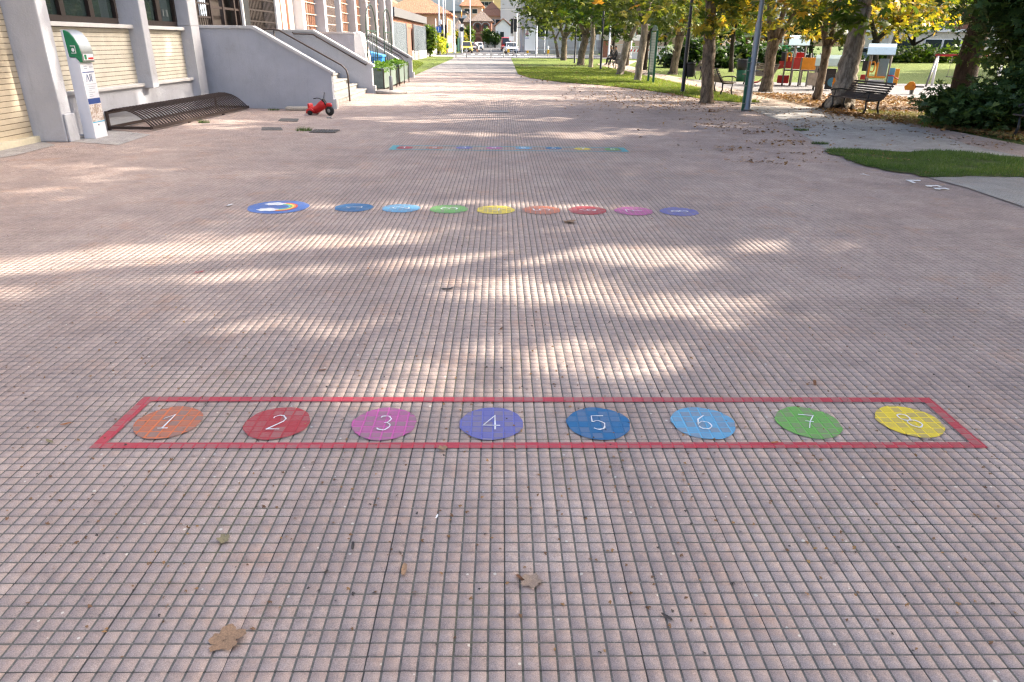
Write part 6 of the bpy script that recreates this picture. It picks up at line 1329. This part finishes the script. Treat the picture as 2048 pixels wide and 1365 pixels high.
house('white house with dark ground floor openings behind the recycling bins',gw(1478,118),gw(1568,118),118,130,10,m_wht,m_tilebr,2.4,'hip',[(gw(1500,118),7.2,1.6,2.0,m_glass),(gw(1530,118),7.2,1.6,2.0,m_glass),(gw(1492,118),1.4,2.6,2.6,m_louv),(gw(1520,118),1.4,2.6,2.6,m_louv),(gw(1548,118),1.4,2.6,2.6,m_louv)])
house('beige building with a railed terrace at the far right behind the cedar',gw(1778,108),gw(2060,108),108,122,3.6,m_brick,m_wht,.35,'flat',[(gw(1812,108),1.7,2.4,1.8,m_glass),(gw(1868,108),1.7,2.4,1.8,m_glass),(gw(1905,108),1.7,2.4,1.8,m_glass),(gw(1950,108),1.7,2.4,1.8,m_glass)],cat='building',name='building')
T=bpy.data.objects['building.001']; MB().b2(gw(1800,112),gw(2060,112),112,122,3.96,9).build('upper_floor',m_wht,T,world=True)
for px in (1900,1925,1955):
    x=gw(px,111.9); w_=MB().b2(x-1,x+1,111.93,111.99,4.1,6.4).build('window',m_louv,T,world=True); MB().extr([(x-1.2,111.9,6.8),(x-1.2,110.7,6.0),(x-1.2,110.7,5.92),(x-1.2,111.9,6.7)],(2.4,0,0)).build('awning',pm('awning_red',(.52,.10,.06),.7),T,world=True)
rl=MB(); xx=gw(1778,107.9)
while xx<gw(1900,107.9): rl.b2(xx,xx+.06,107.7,107.75,3.96,4.7); xx+=1.2
rl.b2(gw(1778,107.9),gw(1900,107.9),107.7,107.76,4.7,4.78); rl.build('terrace_rail',m_black,T,world=True)
# striped barrier, recycling bins, end-of-street walls
q=PY(1258,102,80); q2=PY(1302,104,80); T=thing('road_barrier','red and white striped barrier board before the white railing','barrier',(q.x,80,0))
MB().b2(0,q2.x-q.x,-.02,.02,.80,1.05).build('board',m_white,T); s=MB()
for k in range(7): s.extr([(.1+k*.36,-.024,.81),(.26+k*.36,-.024,.81),(.38+k*.36,-.024,1.04),(.22+k*.36,-.024,1.04)],(0,.003,0))
s.build('stripe',m_red,T)
for x in (.2,2.1): MB().tube([(x,0,0),(x,0,.8)],.03,6).build('leg',m_galv,T)
m_rb={'grey':pm('grey_container',(.22,.23,.25),.5),'yellow':pm('yellow_container',(.68,.50,.07),.5),'green':pm('green_container',(.03,.33,.12),.45)}
for px,cn in ((1517,'grey'),(1530,'yellow'),(1564,'green')):
    q=PY(px,115,82); T=thing('recycling_container',f'{cn} street recycling container beyond the lawn','container',(q.x,82,0)); MB().extr([(-.6,-.5,.12),(.6,-.5,.12),(.7,-.5,1.2),(-.7,-.5,1.2)],(0,1.,0)).build('body',m_rb[cn],T,bevel=.05); MB().extr([(-.74,-.54,1.21),(.74,-.54,1.21),(.6,-.54,1.62),(-.6,-.54,1.62)],(0,1.08,0)).build('lid',m_rb[cn],T,bevel=.06); MB().b2(-.3,.3,-.55,-.545,.5,.95).build('label_plate',m_white,T)
x0=gw(964,222); T=thing('garden_wall','low white garden wall with pillars closing the end of the street','wall',(0,222,0)); MB().b2(gw(975,222),gw(1002,222),221.9,222.2,0,1.6).build('wall',m_wht,T,world=True)
for px in (971,978,986): MB().b2(gw(px,222)-.5,gw(px,222)+.5,221.6,222.6,0,2.9).build('pillar',m_wht,T,world=True)
T=thing('garden_fence','green fence and pale pillar along the left side of the far street','fence',(-7.2,130,0)); MB().b2(-7.4,-7.3,128,200,0,2.2).build('panel',m_dkgreen,T,world=True); MB().b2(-7.5,-6.6,134,134.9,0,4.4).build('pillar',m_wht,T,world=True)
for (px,Y,lab,mt,rx,rz) in [(976,218,'green garden tree before the arched brick house','PLANE',1.3,1.7),(917,150,'orange flowering shrub behind the left street wall','GOLD',1.0,1.0),(934,165,'light green tree over the left garden fence','PLANE',.9,1.6),(990,214,'dark hedge tree beside the small white house','DARK',.8,1.3)]:
    x=gw(px,Y); shrub(lab,(x,Y,rz+1.2),(rx,rx,rz),50,24,LM[mt],.45,3,'garden_tree','tree',.5)
# distant rising ground behind everything
